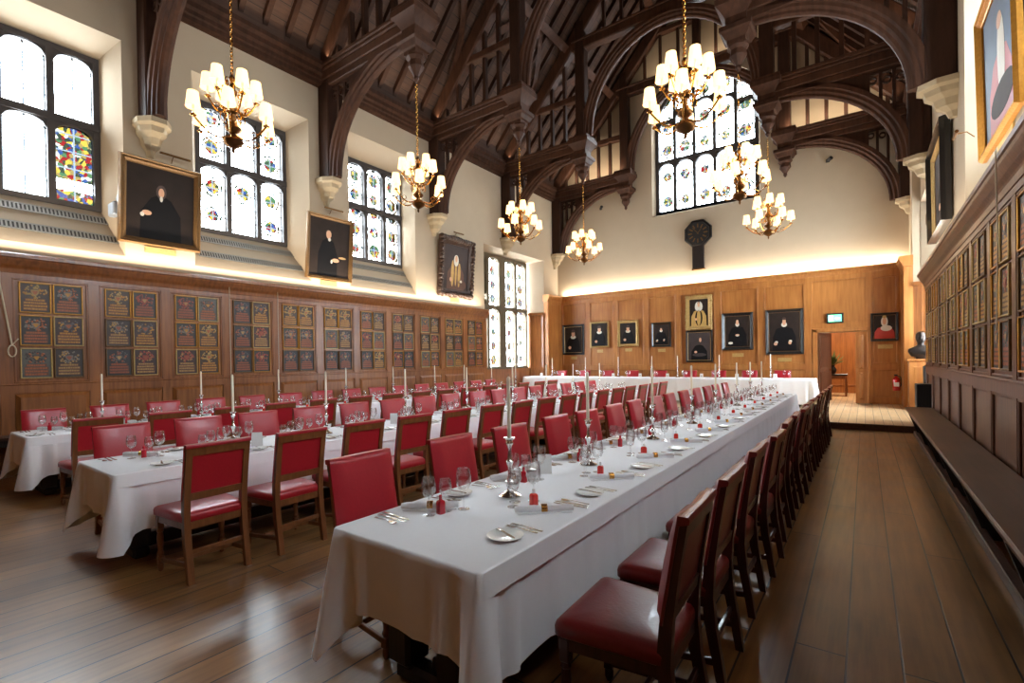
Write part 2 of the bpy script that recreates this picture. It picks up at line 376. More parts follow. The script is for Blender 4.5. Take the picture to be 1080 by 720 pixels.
# floor, dais
MB().box(-13.5, 3.5, YB, 12.7, -.1, 0).build('floor', 'floor', smooth=False)['kind'] = 'structure'
d = MB().box(-13.5, 3.5, 12.73, 23.2, -.1, .128)
tag(d.build('floor_dais', 'dais', smooth=False), kind='structure')
b = MB().cbox(-13.5, 3.5, 12.68, 12.74, .105, .14, .01).box(-13.5, 3.5, 12.70, 12.735, 0, .11)
tag(b.build('trim_20', 'bench', smooth=False), kind='structure')

# ------------------------------------------------------------------ side walls with splayed window recesses
# opening: (yo0,yo1,zo0,zo1, yi0,yi1,zi0,zi1) at the wall plane and at the window plane
OPEN = [(.55, 3.0, 3.58, 7.45, .85, 2.8, 4.45, 7.2), (4.12, 6.62, 3.58, 7.45, 4.4, 6.33, 4.45, 7.2), (7.72, 10.0, 3.58, 7.6, 8.05, 9.95, 4.45, 7.2),
        (13.2, 17.12, .13, 5.7, 13.3, 16.85, .13, 5.62)]
REAR = []
def side_wall(name, X, s):
    Xi = X+s*.6
    b = MB()
    
    def q(y0, y1, z0, z1):
        if y1 > y0 and z1 > z0: b.add([(X,y0,z0),(X,y1,z0),(X,y1,z1),(X,y0,z1)], [(0,1,2,3)])
    y = YB
    for o in REAR+OPEN:
        q(y, o[0], 0, 9.3); q(o[0], o[1], 0, o[2]); q(o[0], o[1], o[3], 9.3); y = o[1]
    q(y, YF+.4, 0, 9.3)
    for o in REAR+OPEN:
        A = [(X,o[0],o[2]),(X,o[1],o[2]),(X,o[1],o[3]),(X,o[0],o[3])]; I = [(Xi,o[4],o[6]),(Xi,o[5],o[6]),(Xi,o[5],o[7]),(Xi,o[4],o[7])]
        b.add(A+I, [(0,1,5,4),(1,2,6,5),(2,3,7,6),(3,0,4,7)])
        if o is OPEN[3]: b.add([(Xi,o[4],.13),(Xi,o[5],.13),(Xi,o[5],1.3),(Xi,o[4],1.3)], [(0,1,2,3)])
    # outer skin gives the wall its thickness
    w = X+s*.95
    y = YB
    for o in REAR+OPEN:
        z0 = 1.3 if o is OPEN[3] else o[6]
        for (a0, a1, c0, c1) in ((y, o[4], 0, 9.3), (o[4], o[5], 0, z0), (o[4], o[5], o[7], 9.3)): b.add([(w,a0,c0),(w,a1,c0),(w,a1,c1),(w,a0,c1)], [(0,1,2,3)])
        y = o[5]
        I = [(Xi,o[4],z0),(Xi,o[5],z0),(Xi,o[5],o[7]),(Xi,o[4],o[7])]; W = [(w,)+p[1:] for p in I]
        b.add(I+W, [(0,1,5,4),(1,2,6,5),(2,3,7,6),(3,0,4,7)])
    b.add([(w,y,0),(w,YF+.4,0),(w,YF+.4,9.3),(w,y,9.3)], [(0,1,2,3)])
    b.add([(X,YB,9.3),(w,YB,9.3),(w,YF+.4,9.3),(X,YF+.4,9.3)], [(0,1,2,3)])
    tag(b.build(name, 'plaster', smooth=False), kind='structure')
side_wall('wall_left', XL, -1)
side_wall('wall_right', XR, 1)

# windows ---------------------------------------------------------------
def arch_pts(u0, u1, zs, rise, n=10):
    """four-centred looking arch from left to right"""
    c = (u0+u1)/2; h = (u1-u0)/2; out = []
    for k in range(n+1):
        t = -1+2*k/n; out.append((c+h*t, zs+rise*(1-abs(t)**2.4)**.62 if abs(t) < 1 else zs))
    return out
wn_count = [0]
def light_window(loc, rz, lights, z0, z1, transom, stone, pane_mats, rise=.16, label=None, mb=.07):
    """lights: list of (u0,u1) openings; local frame: x along wall, -y towards the room"""
    wn_count[0] += 1
    w = thing('window_%d' % wn_count[0], loc, rz); w['kind'] = 'structure'
    U0, U1 = lights[0][0]-.09, lights[-1][1]+.09; D0, D1 = -.06, .1
    b = MB(); b.box(U0, U1, D0, D1, z0-.09, z0); b.box(U0, U1, D0, D1, z1, z1+.1)
    b.box(U0, U1, D0-.02, D1, transom-.06, transom+.06)
    prev = U0
    for (a, c) in lights: b.box(prev, a, D0, D1, z0, z1); prev = c
    b.box(prev, U1, D0, D1, z0, z1)
    rows = ((z0, transom-.06), (transom+.06, z1))
    for (a, c) in lights:
        for (za, zb) in rows:
            pts = arch_pts(a, c, zb-rise, rise*.94)
            for i in range(len(pts)-1):
                p, q_ = pts[i], pts[i+1]
                b.prism([(p[0], p[1]), (q_[0], q_[1]), (q_[0], zb), (p[0], zb)], 'Y', D0+.02, D1)
    b.build('window_frame', stone, w, smooth=False)
    slots = sorted(set(sum(pane_mats, ())), key=str)
    g = MB(); k = 0
    for ri, (za, zb) in enumerate(rows):
        for i, (a, c) in enumerate(lights):
            g.mi = slots.index(pane_mats[ri][i]); cu = (a+c)/2; k += 1
            g.add([(a-.01,.03,za),(c+.01,.03,za),(c+.01,.03,zb),(a-.01,.03,zb)], [(0,1,2,3)], [(k+.5+a-cu, 0),(k+.5+c-cu, 0),(k+.5+c-cu, zb-za),(k+.5+a-cu, zb-za)])
    g.build('leaded_glass', slots, w, smooth=False)
    return w
def three(u0, u1):
    w = (u1-u0-.2)/3; return [(u0+.05+k*(w+.05), u0+k*(w+.05)+w) for k in range(3)]
L3 = lambda W: [(-W/2+.08, -W/6-.05), (-W/6+.05, W/6-.05), (W/6+.05, W/2-.08)]
R = 'g_round'; K = 'g_clear'; D = 'g_dense'
Q = 'g_many'
pm = [((R,K,D),(K,K,K)), ((R,R,R),(R,K,R)), ((Q,Q,Q),(Q,Q,Q))]
for i, o in enumerate(OPEN[:3]):
    cy = (o[4]+o[5])/2
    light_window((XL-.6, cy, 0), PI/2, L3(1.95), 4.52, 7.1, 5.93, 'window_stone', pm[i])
ORI = [(-1.68, -1.06), (-.92, -.3), (.1, .72), (.86, 1.48)]
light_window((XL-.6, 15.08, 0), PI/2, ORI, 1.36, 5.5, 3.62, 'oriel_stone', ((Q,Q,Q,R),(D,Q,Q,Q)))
for i, o in enumerate(OPEN[:3]):
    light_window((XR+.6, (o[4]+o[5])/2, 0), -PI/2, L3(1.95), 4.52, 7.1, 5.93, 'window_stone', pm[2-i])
light_window((XR+.6, 15.08, 0), -PI/2, ORI, 1.36, 5.5, 3.62, 'oriel_stone', ((K,K,K,K),(R,R,R,R)))

for o in REAR:
    for X, rz in ((XL-.6, PI/2), (XR+.6, -PI/2)): light_window((X, (o[4]+o[5])/2, 0), rz, L3(1.95), 4.52, 7.1, 5.93, 'window_stone', ((R,K,R),(K,R,K)))
# far gable wall with arched window ---------------------------------------
WX0, WX1, WZ0, WSP, WAP = -6.53, -2.80, 6.98, 10.35, 12.0
def wf_arch(u0, u1, zs, rise, n=24):
    c = (u0+u1)/2; h = (u1-u0)/2
    return [(c-h*math.cos(PI*k/n), zs+rise*math.sin(PI*k/n)**.85) for k in range(n+1)]
b = MB(); Y0, Y1 = YF, YF+.25
def fq(x0, x1, z0, z1, y=YF): b.add([(x0,y,z0),(x1,y,z0),(x1,y,z1),(x0,y,z1)], [(0,1,2,3)])
DX0, DX1, DZ = -1.21, .0, 2.33
fq(XL-1, DX0, 0, 4.2); fq(DX1+.12, XR+1, 0, 4.2); fq(DX0, DX1+.12, DZ, 4.2)
fq(XL-1, WX0, 4.2, WSP); fq(WX1, XR+1, 4.2, WSP); fq(WX0, WX1, 4.2, WZ0)
AO = wf_arch(WX0, WX1, WSP, WAP-WSP)
for i in range(len(AO)-1):
    (x0, z0), (x1, z1) = AO[i], AO[i+1]
    b.add([(x0,YF,z0),(x1,YF,z1),(x1,YF,17),(x0,YF,17)], [(0,1,2,3)])
fq(XL-1, WX0, WSP, 17); fq(WX1, XR+1, WSP, 17)
# splayed reveal
out_ = [(WX0, WZ0)]+AO+[(WX1, WZ0)]
inn = [(WX0+.1, WZ0+.12)]+wf_arch(WX0+.1, WX1-.1, WSP, WAP-WSP-.1)+[(WX1-.1, WZ0+.12)]
vs = [(p[0], YF, p[1]) for p in out_]+[(p[0], YF+.3, p[1]) for p in inn]; n = len(out_)
b.add(vs, [(k, (k+1)%n, n+(k+1)%n, n+k) for k in range(n)])
# outer skin
fz = YF+.5
for (x0,x1,z0,z1) in ((XL-1,DX0,0,WZ0),(DX1+.12,XR+1,0,WZ0),(DX0,DX1+.12,DZ,WZ0),(XL-1,WX0+.1,WZ0,17),(WX1-.1,XR+1,WZ0,17)): fq(x0,x1,z0,z1,fz)
for i in range(len(AO)-1):
    (x0, z0), (x1, z1) = inn[1+i], inn[2+i]
    b.add([(x0,fz,z0),(x1,fz,z1),(x1,fz,17),(x0,fz,17)], [(0,1,2,3)])
tag(b.build('wall_far', 'plaster', smooth=False), kind='structure')
# window tracery
wn_count[0] += 1
w = thing('window_%d' % wn_count[0], (0, 0, 0)); w['kind'] = 'structure'
b = MB(); ya, yb = YF+.22, YF+.4
ring_o = out_; ring_i = [(WX0+.2, WZ0+.2)]+wf_arch(WX0+.2, WX1-.2, WSP, WAP-WSP-.18)+[(WX1-.2, WZ0+.2)]
for k in range(n):
    a, c, d_, e = ring_o[k], ring_o[(k+1)%n], ring_i[(k+1)%n], ring_i[k]
    b.prism([a, c, d_, e], 'Y', ya, yb)
mull = [-5.73, -5.02, -4.31, -3.6]
def zarch(x):
    t = (x-(WX0+WX1)/2)/((WX1-WX0)/2-.15); return WSP+(WAP-WSP-.14)*max(0, 1-t*t)**.45
for x in mull: b.box(x-.055, x+.055, ya, yb, WZ0+.1, zarch(x))
b.box(WX0+.1, WX1-.1, ya-.01, yb, 8.98, 9.1); b.box(WX0+.1, WX1-.1, ya, yb, WZ0+.1, WZ0+.2)
cols = [WX0+.2]+mull+[WX1-.2]
heads = [10.55, 10.85, 11.0, 10.85, 10.55]
for i in range(5):
    a, c = cols[i]+(.055 if i else 0), cols[i+1]-(.055 if i < 4 else 0)
    for zb in (8.98, heads[i]):
        pts = arch_pts(a, c, zb-.22, .21)
        for j in range(len(pts)-1): b.prism([pts[j], pts[j+1], (pts[j+1][0], zb+.01), (pts[j][0], zb+.01)], 'Y', ya+.03, yb)
    b.box(a, c, ya, yb, heads[i], heads[i]+.07)
    if 0 < i < 4: b.box((a+c)/2-.03, (a+c)/2+.03, ya+.03, yb, heads[i], zarch((a+c)/2))
b.build('window_frame', 'window_stone', w, smooth=False)
g = MB(); k = 20
for i in range(5):
    a, c = cols[i], cols[i+1]; cu = (a+c)/2; k += 1
    for (za, zb) in ((WZ0+.1, 9.04), (9.04, zarch(cu)+.1)):
        k += 1
        g.add([(a,YF+.32,za),(c,YF+.32,za),(c,YF+.32,zb),(a,YF+.32,zb)], [(0,1,2,3)], [(k+.5+a-cu, 0),(k+.5+c-cu, 0),(k+.5+c-cu, zb-za),(k+.5+a-cu, zb-za)])
g.build('leaded_glass', 'g_far', w, smooth=False)

# back wall (behind the camera) closes the hall
b = MB().box(XL-1, XR+1, YB-.2, YB, 0, 16); tag(b.build('wall_back', 'oak_brown', smooth=False), kind='structure')

# ------------------------------------------------------------------ panelling
tn = [0]
def trim(b, mat, smooth=False):
    tn[0] += 1
    return tag(b.build('trim_%d' % tn[0], mat, smooth=smooth), kind='structure')
def frustum(b, ax, p, s, a0, a1, z0, z1, dep, bev):
    """raised fielded panel on plane p (ax = X or Y), facing sign s"""
    def V(a, z, d): return (p+s*d, a, z) if ax == 'X' else (a, p+s*d, z)
    o = [(a0,z0),(a1,z0),(a1,z1),(a0,z1)]; i = [(a0+bev,z0+bev),(a1-bev,z0+bev),(a1-bev,z1-bev),(a0+bev,z1-bev)]
    b.add([V(a,z,0) for a,z in o]+[V(a,z,dep*.35) for a,z in o]+[V(a,z,dep) for a,z in i], [(0,1,5,4),(1,2,6,5),(2,3,7,6),(3,0,4,7),(4,5,9,8),(5,6,10,9),(6,7,11,10),(7,4,8,11),(8,9,10,11)])
def mould(b, ax, p, s, a0, a1, z0, z1, w=.03, d=.018):
    """bead frame round a recessed panel"""
    def B(a_0, a_1, z_0, z_1):
        q = sorted((p, p+s*d))
        if ax == 'X': b.cbox(q[0], q[1], a_0, a_1, z_0, z_1, .006)
        else: b.cbox(a_0, a_1, q[0], q[1], z_0, z_1, .006)
    B(a0, a1, z1-w, z1); B(a0, a1, z0, z0+w); B(a0, a0+w, z0+w, z1-w); B(a1-w, a1, z0+w, z1-w)
def side_panelling(X, s, stiles, mat, y0, y1, ypart):
    """X back plane, s direction into the room"""
    P_ = X+s*.15
    q = lambda d0, d1: sorted((P_+s*d0, P_+s*d1))
    b = MB()
    x = q(-.15, 0); b.box(x[0], x[1], y0, y1, 0, 3.12)
    x = q(0, .03)
    b.box(x[0], x[1], y0, y1, 2.99, 3.14); b.box(x[0], x[1], y0, y1, 1.2, 1.36); b.box(x[0], x[1], y0, y1, 0, .3)
    x2 = q(0, .026)
    for y in stiles: b.box(x2[0], x2[1], y-.075, y+.075, .28, 3.02)
    # capping bead over the dado rail
    x = q(.03, .05); b.cbox(x[0], x[1], y0, y1, 1.33, 1.355, .006)
    for i in range(len(stiles)-1):
        a0, a1 = stiles[i]+.075, stiles[i+1]-.075
        if s > 0: frustum(b, 'X', P_, s, a0+.01, a1-.01, .31, 1.19, .055, .055)
        else: mould(b, 'X', P_, s, a0, a1, .3, 1.2, .03, .022)
        mould(b, 'X', P_, s, a0, a1, 1.36, 2.99, .028, .02)
    trim(b, mat)
    # cornice, swept along the wall
    prof = [(0, 3.05), (.04, 3.06), (.05, 3.12), (.06, 3.14), (.09, 3.18), (.13, 3.25), (.14, 3.28), (.155, 3.29), (.155, 3.34), (.13, 3.36), (-.15, 3.36), (-.15, 3.05)]
    b = MB(); pts = [(P_+s*d_, z) for d_, z in prof]
    b.prism(pts, 'Y', y0, y1+.06); trim(b, mat)
LST = [1.45-1.05*k for k in range(3, 0, -1)]+[1.45+1.05*k for k in range(12)]
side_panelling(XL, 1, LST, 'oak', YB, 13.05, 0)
RST = [7.2-1.09*k for k in range(8, 0, -1)]+[7.2+1.09*k for k in range(7)]
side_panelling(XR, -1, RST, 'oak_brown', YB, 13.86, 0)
# far wall panelling
b = MB(); PY = YF-.05
FST = [-10.6, -9.3, -8.07, -6.82, -5.59, -4.2, -2.81, -1.45, .12, .88]
b.box(XL, DX0-.02, PY, YF, .13, 4.1); b.box(.1, XR, PY, YF, .13, 4.1); b.box(DX0-.02, .1, PY, YF, DZ+.02, 4.1)
b.box(XL, XR, PY-.045, PY, 3.95, 4.1); b.box(XL, DX0-.12, PY-.045, PY, 1.16, 1.32); b.box(.12, XR, PY-.045, PY, 1.16, 1.32)
b.box(XL, DX0-.12, PY-.03, PY, .13, .34); b.box(.12, XR, PY-.03, PY, .13, .34)
for x in FST: b.box(x-.08 if x > -10.5 else XL, x+.08, PY-.04, PY, .3, 3.97)
for i in range(9):
    a0, a1 = FST[i]+.08, FST[i+1]-.08
    if i == 7:
        mould(b, 'Y', PY, -1, a0, a1, 2.62, 3.95); b.box(a0, a1, PY-.03, PY, 2.45, 2.62)
    else:
        mould(b, 'Y', PY, -1, a0, a1, 1.32, 3.95, .05, .045); mould(b, 'Y', PY, -1, a0, a1, .34, 1.16)
trim(b, 'oak_lit')
prof = [(0,4.0),(.03,4.02),(.04,4.08),(.08,4.14),(.1,4.2),(.12,4.21),(.12,4.27),(.1,4.29),(-.05,4.29),(-.05,4.0)]
b = MB().prism([(PY-d_, z) for d_, z in prof], 'X', XL, XR); trim(b, 'oak_lit')
# pilaster blocks between oriels and far wall, and panelled lower reveals of the oriels
for X, s in ((XL, 1), (XR, -1)):
    q = lambda a, c: sorted((X+s*a, X+s*c))
    e_ = 0 if s > 0 else .17
    if e_:
        b = MB(); b.box(XR-.18, XR, 17.14, YF, .13, 9.0); trim(b, 'plaster')
    b = MB(); x = q(e_, .2+e_); b.box(x[0], x[1], 17.12, PY, .13, 4.1)
    x = q(.2+e_, .22+e_); b.box(x[0], x[1], 17.12, 17.3, .13, 4.1); b.box(x[0], x[1], 17.95, PY, .13, 4.1); b.box(x[0], x[1], 17.3, 17.95, 3.9, 4.1); b.box(x[0], x[1], 17.3, 17.95, .13, .4)
    x = q(e_, .2+e_); b.box(x[0], x[1], 17.08, 17.12, .13, 4.1)
    pts = [(X+s*(.2+e_+d_), z) for d_, z in prof[:-2]]+[(X+s*e_, 4.29), (X+s*e_, 4.0)]
    b.prism(pts, 'Y', 17.02, PY)
    trim(b, 'oak_lit')
    # lower panelling lining the oriel's far reveal
    b = MB(); x = q(-.6, 0); 
    b.add([(X+s*e_,17.09,.13),(X-s*.6,16.8,.13),(X-s*.6,16.8,3.45),(X+s*e_,17.09,3.45)], [(0,1,2,3)])
    b.beam((X+s*(.02+e_), 17.05, 3.5), (X-s*.6, 16.77, 3.5), .08, .1); b.beam((X, 17.06, 1.25), (X-s*.6, 16.78, 1.25), .04, .12)
    for t in (.08, .92): b.beam((X-s*.6*t, 17.06-.28*t, .14), (X-s*.6*t, 17.06-.28*t, 3.45), .1, .04, up=(0, 1, 0))
    b.add([(X,13.22,.13),(X-s*.6,13.33,.13),(X-s*.6,13.33,3.45),(X,13.22,3.45)], [(0,1,2,3)])
    # dark seat and dado below the oriel window
    x = q(-.6, -.57); b.box(x[0], x[1], 13.32, 16.84, .13, 1.28)
    trim(b, 'oak')
    # end of the side panelling
# ------------------------------------------------------------------ roof
ZT = roofz(0)
b = MB()
for s in (-1, 1):
    x0, x1 = XC+s*7.0, XC; t = .5
    za, zb = roofz(7.0)+t, roofz(0)+t
    b.add([(x0,YB,za),(x1,YB,zb),(x1,YF+.3,zb),(x0,YF+.3,za),(x0,YB,za+.1),(x1,YB,zb+.1),(x1,YF+.3,zb+.1),(x0,YF+.3,za+.1)], [(0,1,2,3),(4,5,6,7),(0,1,5,4),(3,2,6,7),(0,3,7,4)])
ceil = b.build('ceiling', 'roof_board', smooth=False); ceil['kind'] = 'structure'
def rafter_mb(s):
    q = MB(); q.beam((XC+s*6.1, 0, roofz(6.1)+.42), (XC+s*.05, 0, roofz(.05)+.42), .11, .16, up=(0, 0, 1)); return q
for s in (-1, 1):
    proto = None
    y = TR[0]-4.6
    while y < YF:
        if min(abs(y-t) for t in TR) > .2:
            if proto is None: proto = rafter_mb(s).build('rafter', 'roof', ceil, smooth=False); proto.location.y = y
            else:
                c = proto.copy(); C.objects.link(c); c.location.y = y
        y += .52
# purlins and ridge, wind braces, wall plates
for s in (-1, 1):
    for u in (3.25, 1.35):
        q = MB().beam((XC+s*u, YB, roofz(u)+.22), (XC+s*u, YF+.2, roofz(u)+.22), .24, .26, up=(s*.6, 0, .8)); q.build('purlin', 'roof_light', ceil, smooth=False)
    for t in TR:
        for dy in (-1, 1):
            pts = []
            for k in range(9):
                a = k/8; u = 5.0-1.6*a; yy = t+dy*(.15+1.25*(a**1.8)); pts.append((XC+s*u, yy, roofz(u)+.3))
            if pts[-1][1] > YF-.1 or pts[-1][1] < YB: continue
            q = MB()
            rings = []
            for k, p in enumerate(pts): rings.append([(p[0]-.03, p[1]-.09, p[2]-.05), (p[0]+.03, p[1]-.09, p[2]+.05), (p[0]+.03, p[1]+.09, p[2]+.05), (p[0]-.03, p[1]+.09, p[2]-.05)])
            q.loft(rings).build('wind_brace', 'roof_light', ceil, smooth=False)
q = MB().box(XC-.12, XC+.12, YB, YF+.2, roofz(0)+.1, roofz(0)+.4); q.build('ridge_beam', 'roof', ceil, smooth=False)
for s, nm in ((-1, 'left'), (1, 'right')):
    X = XL if s < 0 else XR
    prof = [(0,8.32),(.16,8.34),(.16,8.42),(.2,8.44),(.2,8.52),(.26,8.56),(.26,8.66),(.32,8.72),(.32,8.82),(0,8.86)]
    q = MB().prism([(X-s*d_, z) for d_, z in prof], 'Y', YB, YF); trim(q, 'roof_light')
    # ashlar boarding between wall plate and rafters
    q = MB().box(min(X-s*.12, X-s*.02), max(X-s*.12, X-s*.02), YB, YF, 8.8, 10.0)
    trim(q, 'roof_board')

# ------------------------------------------------------------------ hammerbeam trusses
SEC = [(-.15,0),(-.15,.1),(-.115,.13),(-.115,.19),(-.07,.23),(-.07,.28),(-.03,.31),(.03,.31),(.07,.28),(.07,.23),(.115,.19),(.115,.13),(.15,.1),(.15,0)]
def arch_sweep(b, pts, nrm, scale=1.0):
    """pts: (x,z) outer line, nrm: inward normals; section (y, depth)"""
    rings = [[(p[0]+n_[0]*d_*scale, y*scale, p[1]+n_[1]*d_*scale) for y, d_ in SEC] for p, n_ in zip(pts, nrm)]
    return b.loft(rings)
def ell(cx, cz, rx, rz, a0, a1, n=18):
    P_, Q_ = [], []
    for k in range(n+1):
        a = a0+(a1-a0)*k/n; P_.append((cx+rx*math.cos(a), cz+rz*math.sin(a))); v = Vector((-math.cos(a)/rx, -math.sin(a)/rz)).normalized(); Q_.append((v.x, v.y))
    return P_, Q_
def truss(y, label):
    t = thing('roof_truss', (XC, y, 6.07), 0, label, 'roof truss', 'hammerbeam roof trusses')
    H = -6.07
    def fin(b, name, mat): b.xform(Matrix.Translation((0, 0, H))); return b.build(name, mat, t, smooth=True, ang=25)
    for s in (-1, 1):
        W = 6.0
        b = MB(); x = sorted((s*W, s*(W-.42))); b.cbox(x[0], x[1], -.17, .17, 6.07, 8.4, .03); fin(b, 'wall_post', 'roof')
        # hammer beam with moulded top
        b = MB(); x = sorted((s*W, s*2.55))
        for (z0, z1, h) in ((8.26, 8.42, .15), (8.42, 8.62, .18), (8.62, 8.7, .21), (8.7, 8.8, .24)): b.cbox(x[0], x[1], -h, h, z0, z1, .02)
        fin(b, 'hammer_beam', 'roof_light')
        b = MB()
        # flared end capital and pendant, square in plan
        def sq(l): b.loft([[(s*2.72+a*h, c*h, z) for a, c in ((-1,-1),(1,-1),(1,1),(-1,1))] for h, z in l])
        sq([(.2, 8.3), (.2, 8.42), (.22, 8.46), (.31, 8.6), (.36, 8.64), (.36, 8.76), (.33, 8.8), (.33, 8.85)])
        fin(b, 'capital', 'roof_light')
        b = MB()
        sq([(.18, 8.3), (.18, 8.25), (.3, 8.22), (.3, 8.13), (.26, 8.1), (.21, 8.0), (.17, 7.98), (.17, 7.9)])
        b.lathe([(.2, 7.92), (.21, 7.86), (.15, 7.8), (.16, 7.72), (.17, 7.68), (.1, 7.58), (.05, 7.5), (.06, 7.45), (.02, 7.38)], 8, (s*2.72, 0, 0))
        fin(b, 'pendant', 'roof_light')
        # curved brace from corbel to hammer beam end
        P_, Q_ = ell(s*2.9, 6.08, s*2.78, 2.42, 0, PI/2)
        b = MB(); arch_sweep(b, P_, Q_); fin(b, 'arch_brace', 'roof_light')
        # pierced spandrel: bars and cusped roundels
        b = MB()
        for u in (5.35, 5.1): 
            zt = 6.08+2.42*math.sqrt(max(0, 1-((u-2.9)/2.78)**2)); b.box(s*u-.035, s*u+.035, -.05, .05, zt-.05, 8.3)
        b.box(min(s*4.6, s*5.6), max(s*4.6, s*5.6), -.05, .05, 8.2, 8.3)
        for u, z in ((5.47, 8.02), (5.22, 8.02), (4.95, 8.07)):
            b.lathe([(.085, -.05), (.085, .05), (.058, .05), (.058, -.05), (.085, -.05)], 10, (s*u, 0, z), 'Y'); b.f = b.f[:-2]; b.m = b.m[:-2]
        x = sorted((s*4.95, s*2.9))
        poly = [(s*u, 6.08+2.42*math.sqrt(max(0, 1-((u-2.9)/2.78)**2))-.03) for u in (4.9, 4.6, 4.2, 3.8, 3.4, 2.9)]+[(s*2.9, 8.3), (s*4.9, 8.3)]
        b.prism(poly, 'Y', -.06, .06); fin(b, 'spandrel', 'roof')
        # hammer post
        b = MB(); b.cbox(s*2.72-.17, s*2.72+.17, -.17, .17, 8.84, roofz(2.72)+.3, .035); fin(b, 'hammer_post', 'roof')
        # principal rafter
        b = MB(); b.beam((s*6.0, 0, roofz(6.0)+.05), (s*.02, 0, roofz(.02)+.05), .3, .42, c=.04); fin(b, 'principal_rafter', 'roof_light')
        # rail and studs between hammer beam and rafter
        b = MB(); x = sorted((s*(5.5-(10.25-9.2)/1.13), s*2.72)); b.cbox(x[0]-.1, x[1]+.1, -.11, .11, 10.12, 10.32, .02); fin(b, 'rail', 'roof_light')
        for u in (5.35, 4.85, 4.35, 3.85, 3.35):
            b = MB(); b.box(s*u-.05, s*u+.05, -.06, .06, 8.8, roofz(u)+.05); fin(b, 'stud', 'roof')
    # great arch between the hammer posts
    P_, Q_ = ell(0, 8.85, 2.66, 2.95, 0, PI, 30)
    b = MB(); arch_sweep(b, P_, Q_, 1.0); fin(b, 'great_arch', 'roof_light')
    b = MB(); b.cbox(-3.0, 3.0, -.15, .15, 11.72, 11.98, .03); b.cbox(-3.0, 3.0, -.19, .19, 11.98, 12.06, .02); fin(b, 'collar_beam', 'roof_light')
    b = MB(); b.cbox(-1.6, 1.6, -.12, .12, 13.55, 13.75, .03); fin(b, 'upper_collar', 'roof_light')
    b = MB(); b.cbox(-.13, .13, -.13, .13, 12.05, ZT+.1, .03); fin(b, 'king_post', 'roof')
    for u in (-1.9, -1.3, -.65, .65, 1.3, 1.9):
        b = MB(); b.box(u-.045, u+.045, -.05, .05, 12.05, min(roofz(abs(u))+.05, 13.6 if abs(u) < 1.4 else 99)); fin(b, 'stud', 'roof')
    return t
TL = ['dark oak hammerbeam roof truss nearest the camera, upper left corner', 'second dark oak hammerbeam roof truss from the camera', 'middle dark oak hammerbeam roof truss, third from the camera', 'fourth dark oak hammerbeam roof truss, in front of the gable', 'dark oak roof truss standing against the plaster gable wall']
t0 = truss(TR[0], TL[0])
for k in range(1, 5): dup(t0, (XC, TR[k], 6.07), 0, TL[k], 'hammerbeam roof trusses')
# stone corbels under the wall posts
def corbel():
    t = thing('stone_corbel', (0, 0, 0))
    b = MB(); rings = []
    for h, d_, z in ((.27, .5, 0), (.27, .5, -.09), (.22, .42, -.13), (.21, .4, -.22), (.15, .3, -.3), (.13, .26, -.42), (.07, .14, -.5), (.05, .1, -.6)):
        rings.append([(0,-h,z),(d_*.55,-h,z),(d_,-h*.45,z),(d_,h*.45,z),(d_*.55,h,z),(0,h,z)])
    b.loft(rings).build('block', 'stone', t, smooth=False)
    return t
mk = Maker(corbel())
for i, y in enumerate(TR):
    mk((XL, y, 6.07), 0, 'cream stone corbel on the left wall, %s from the camera' % ORD[i], 'stone corbels', 'corbel')
for i, y in enumerate(TR[1:]):
    mk((XR, y, 6.07), PI, 'cream stone corbel on the right wall, %s from the camera' % ORD[i+1], 'stone corbels', 'corbel')

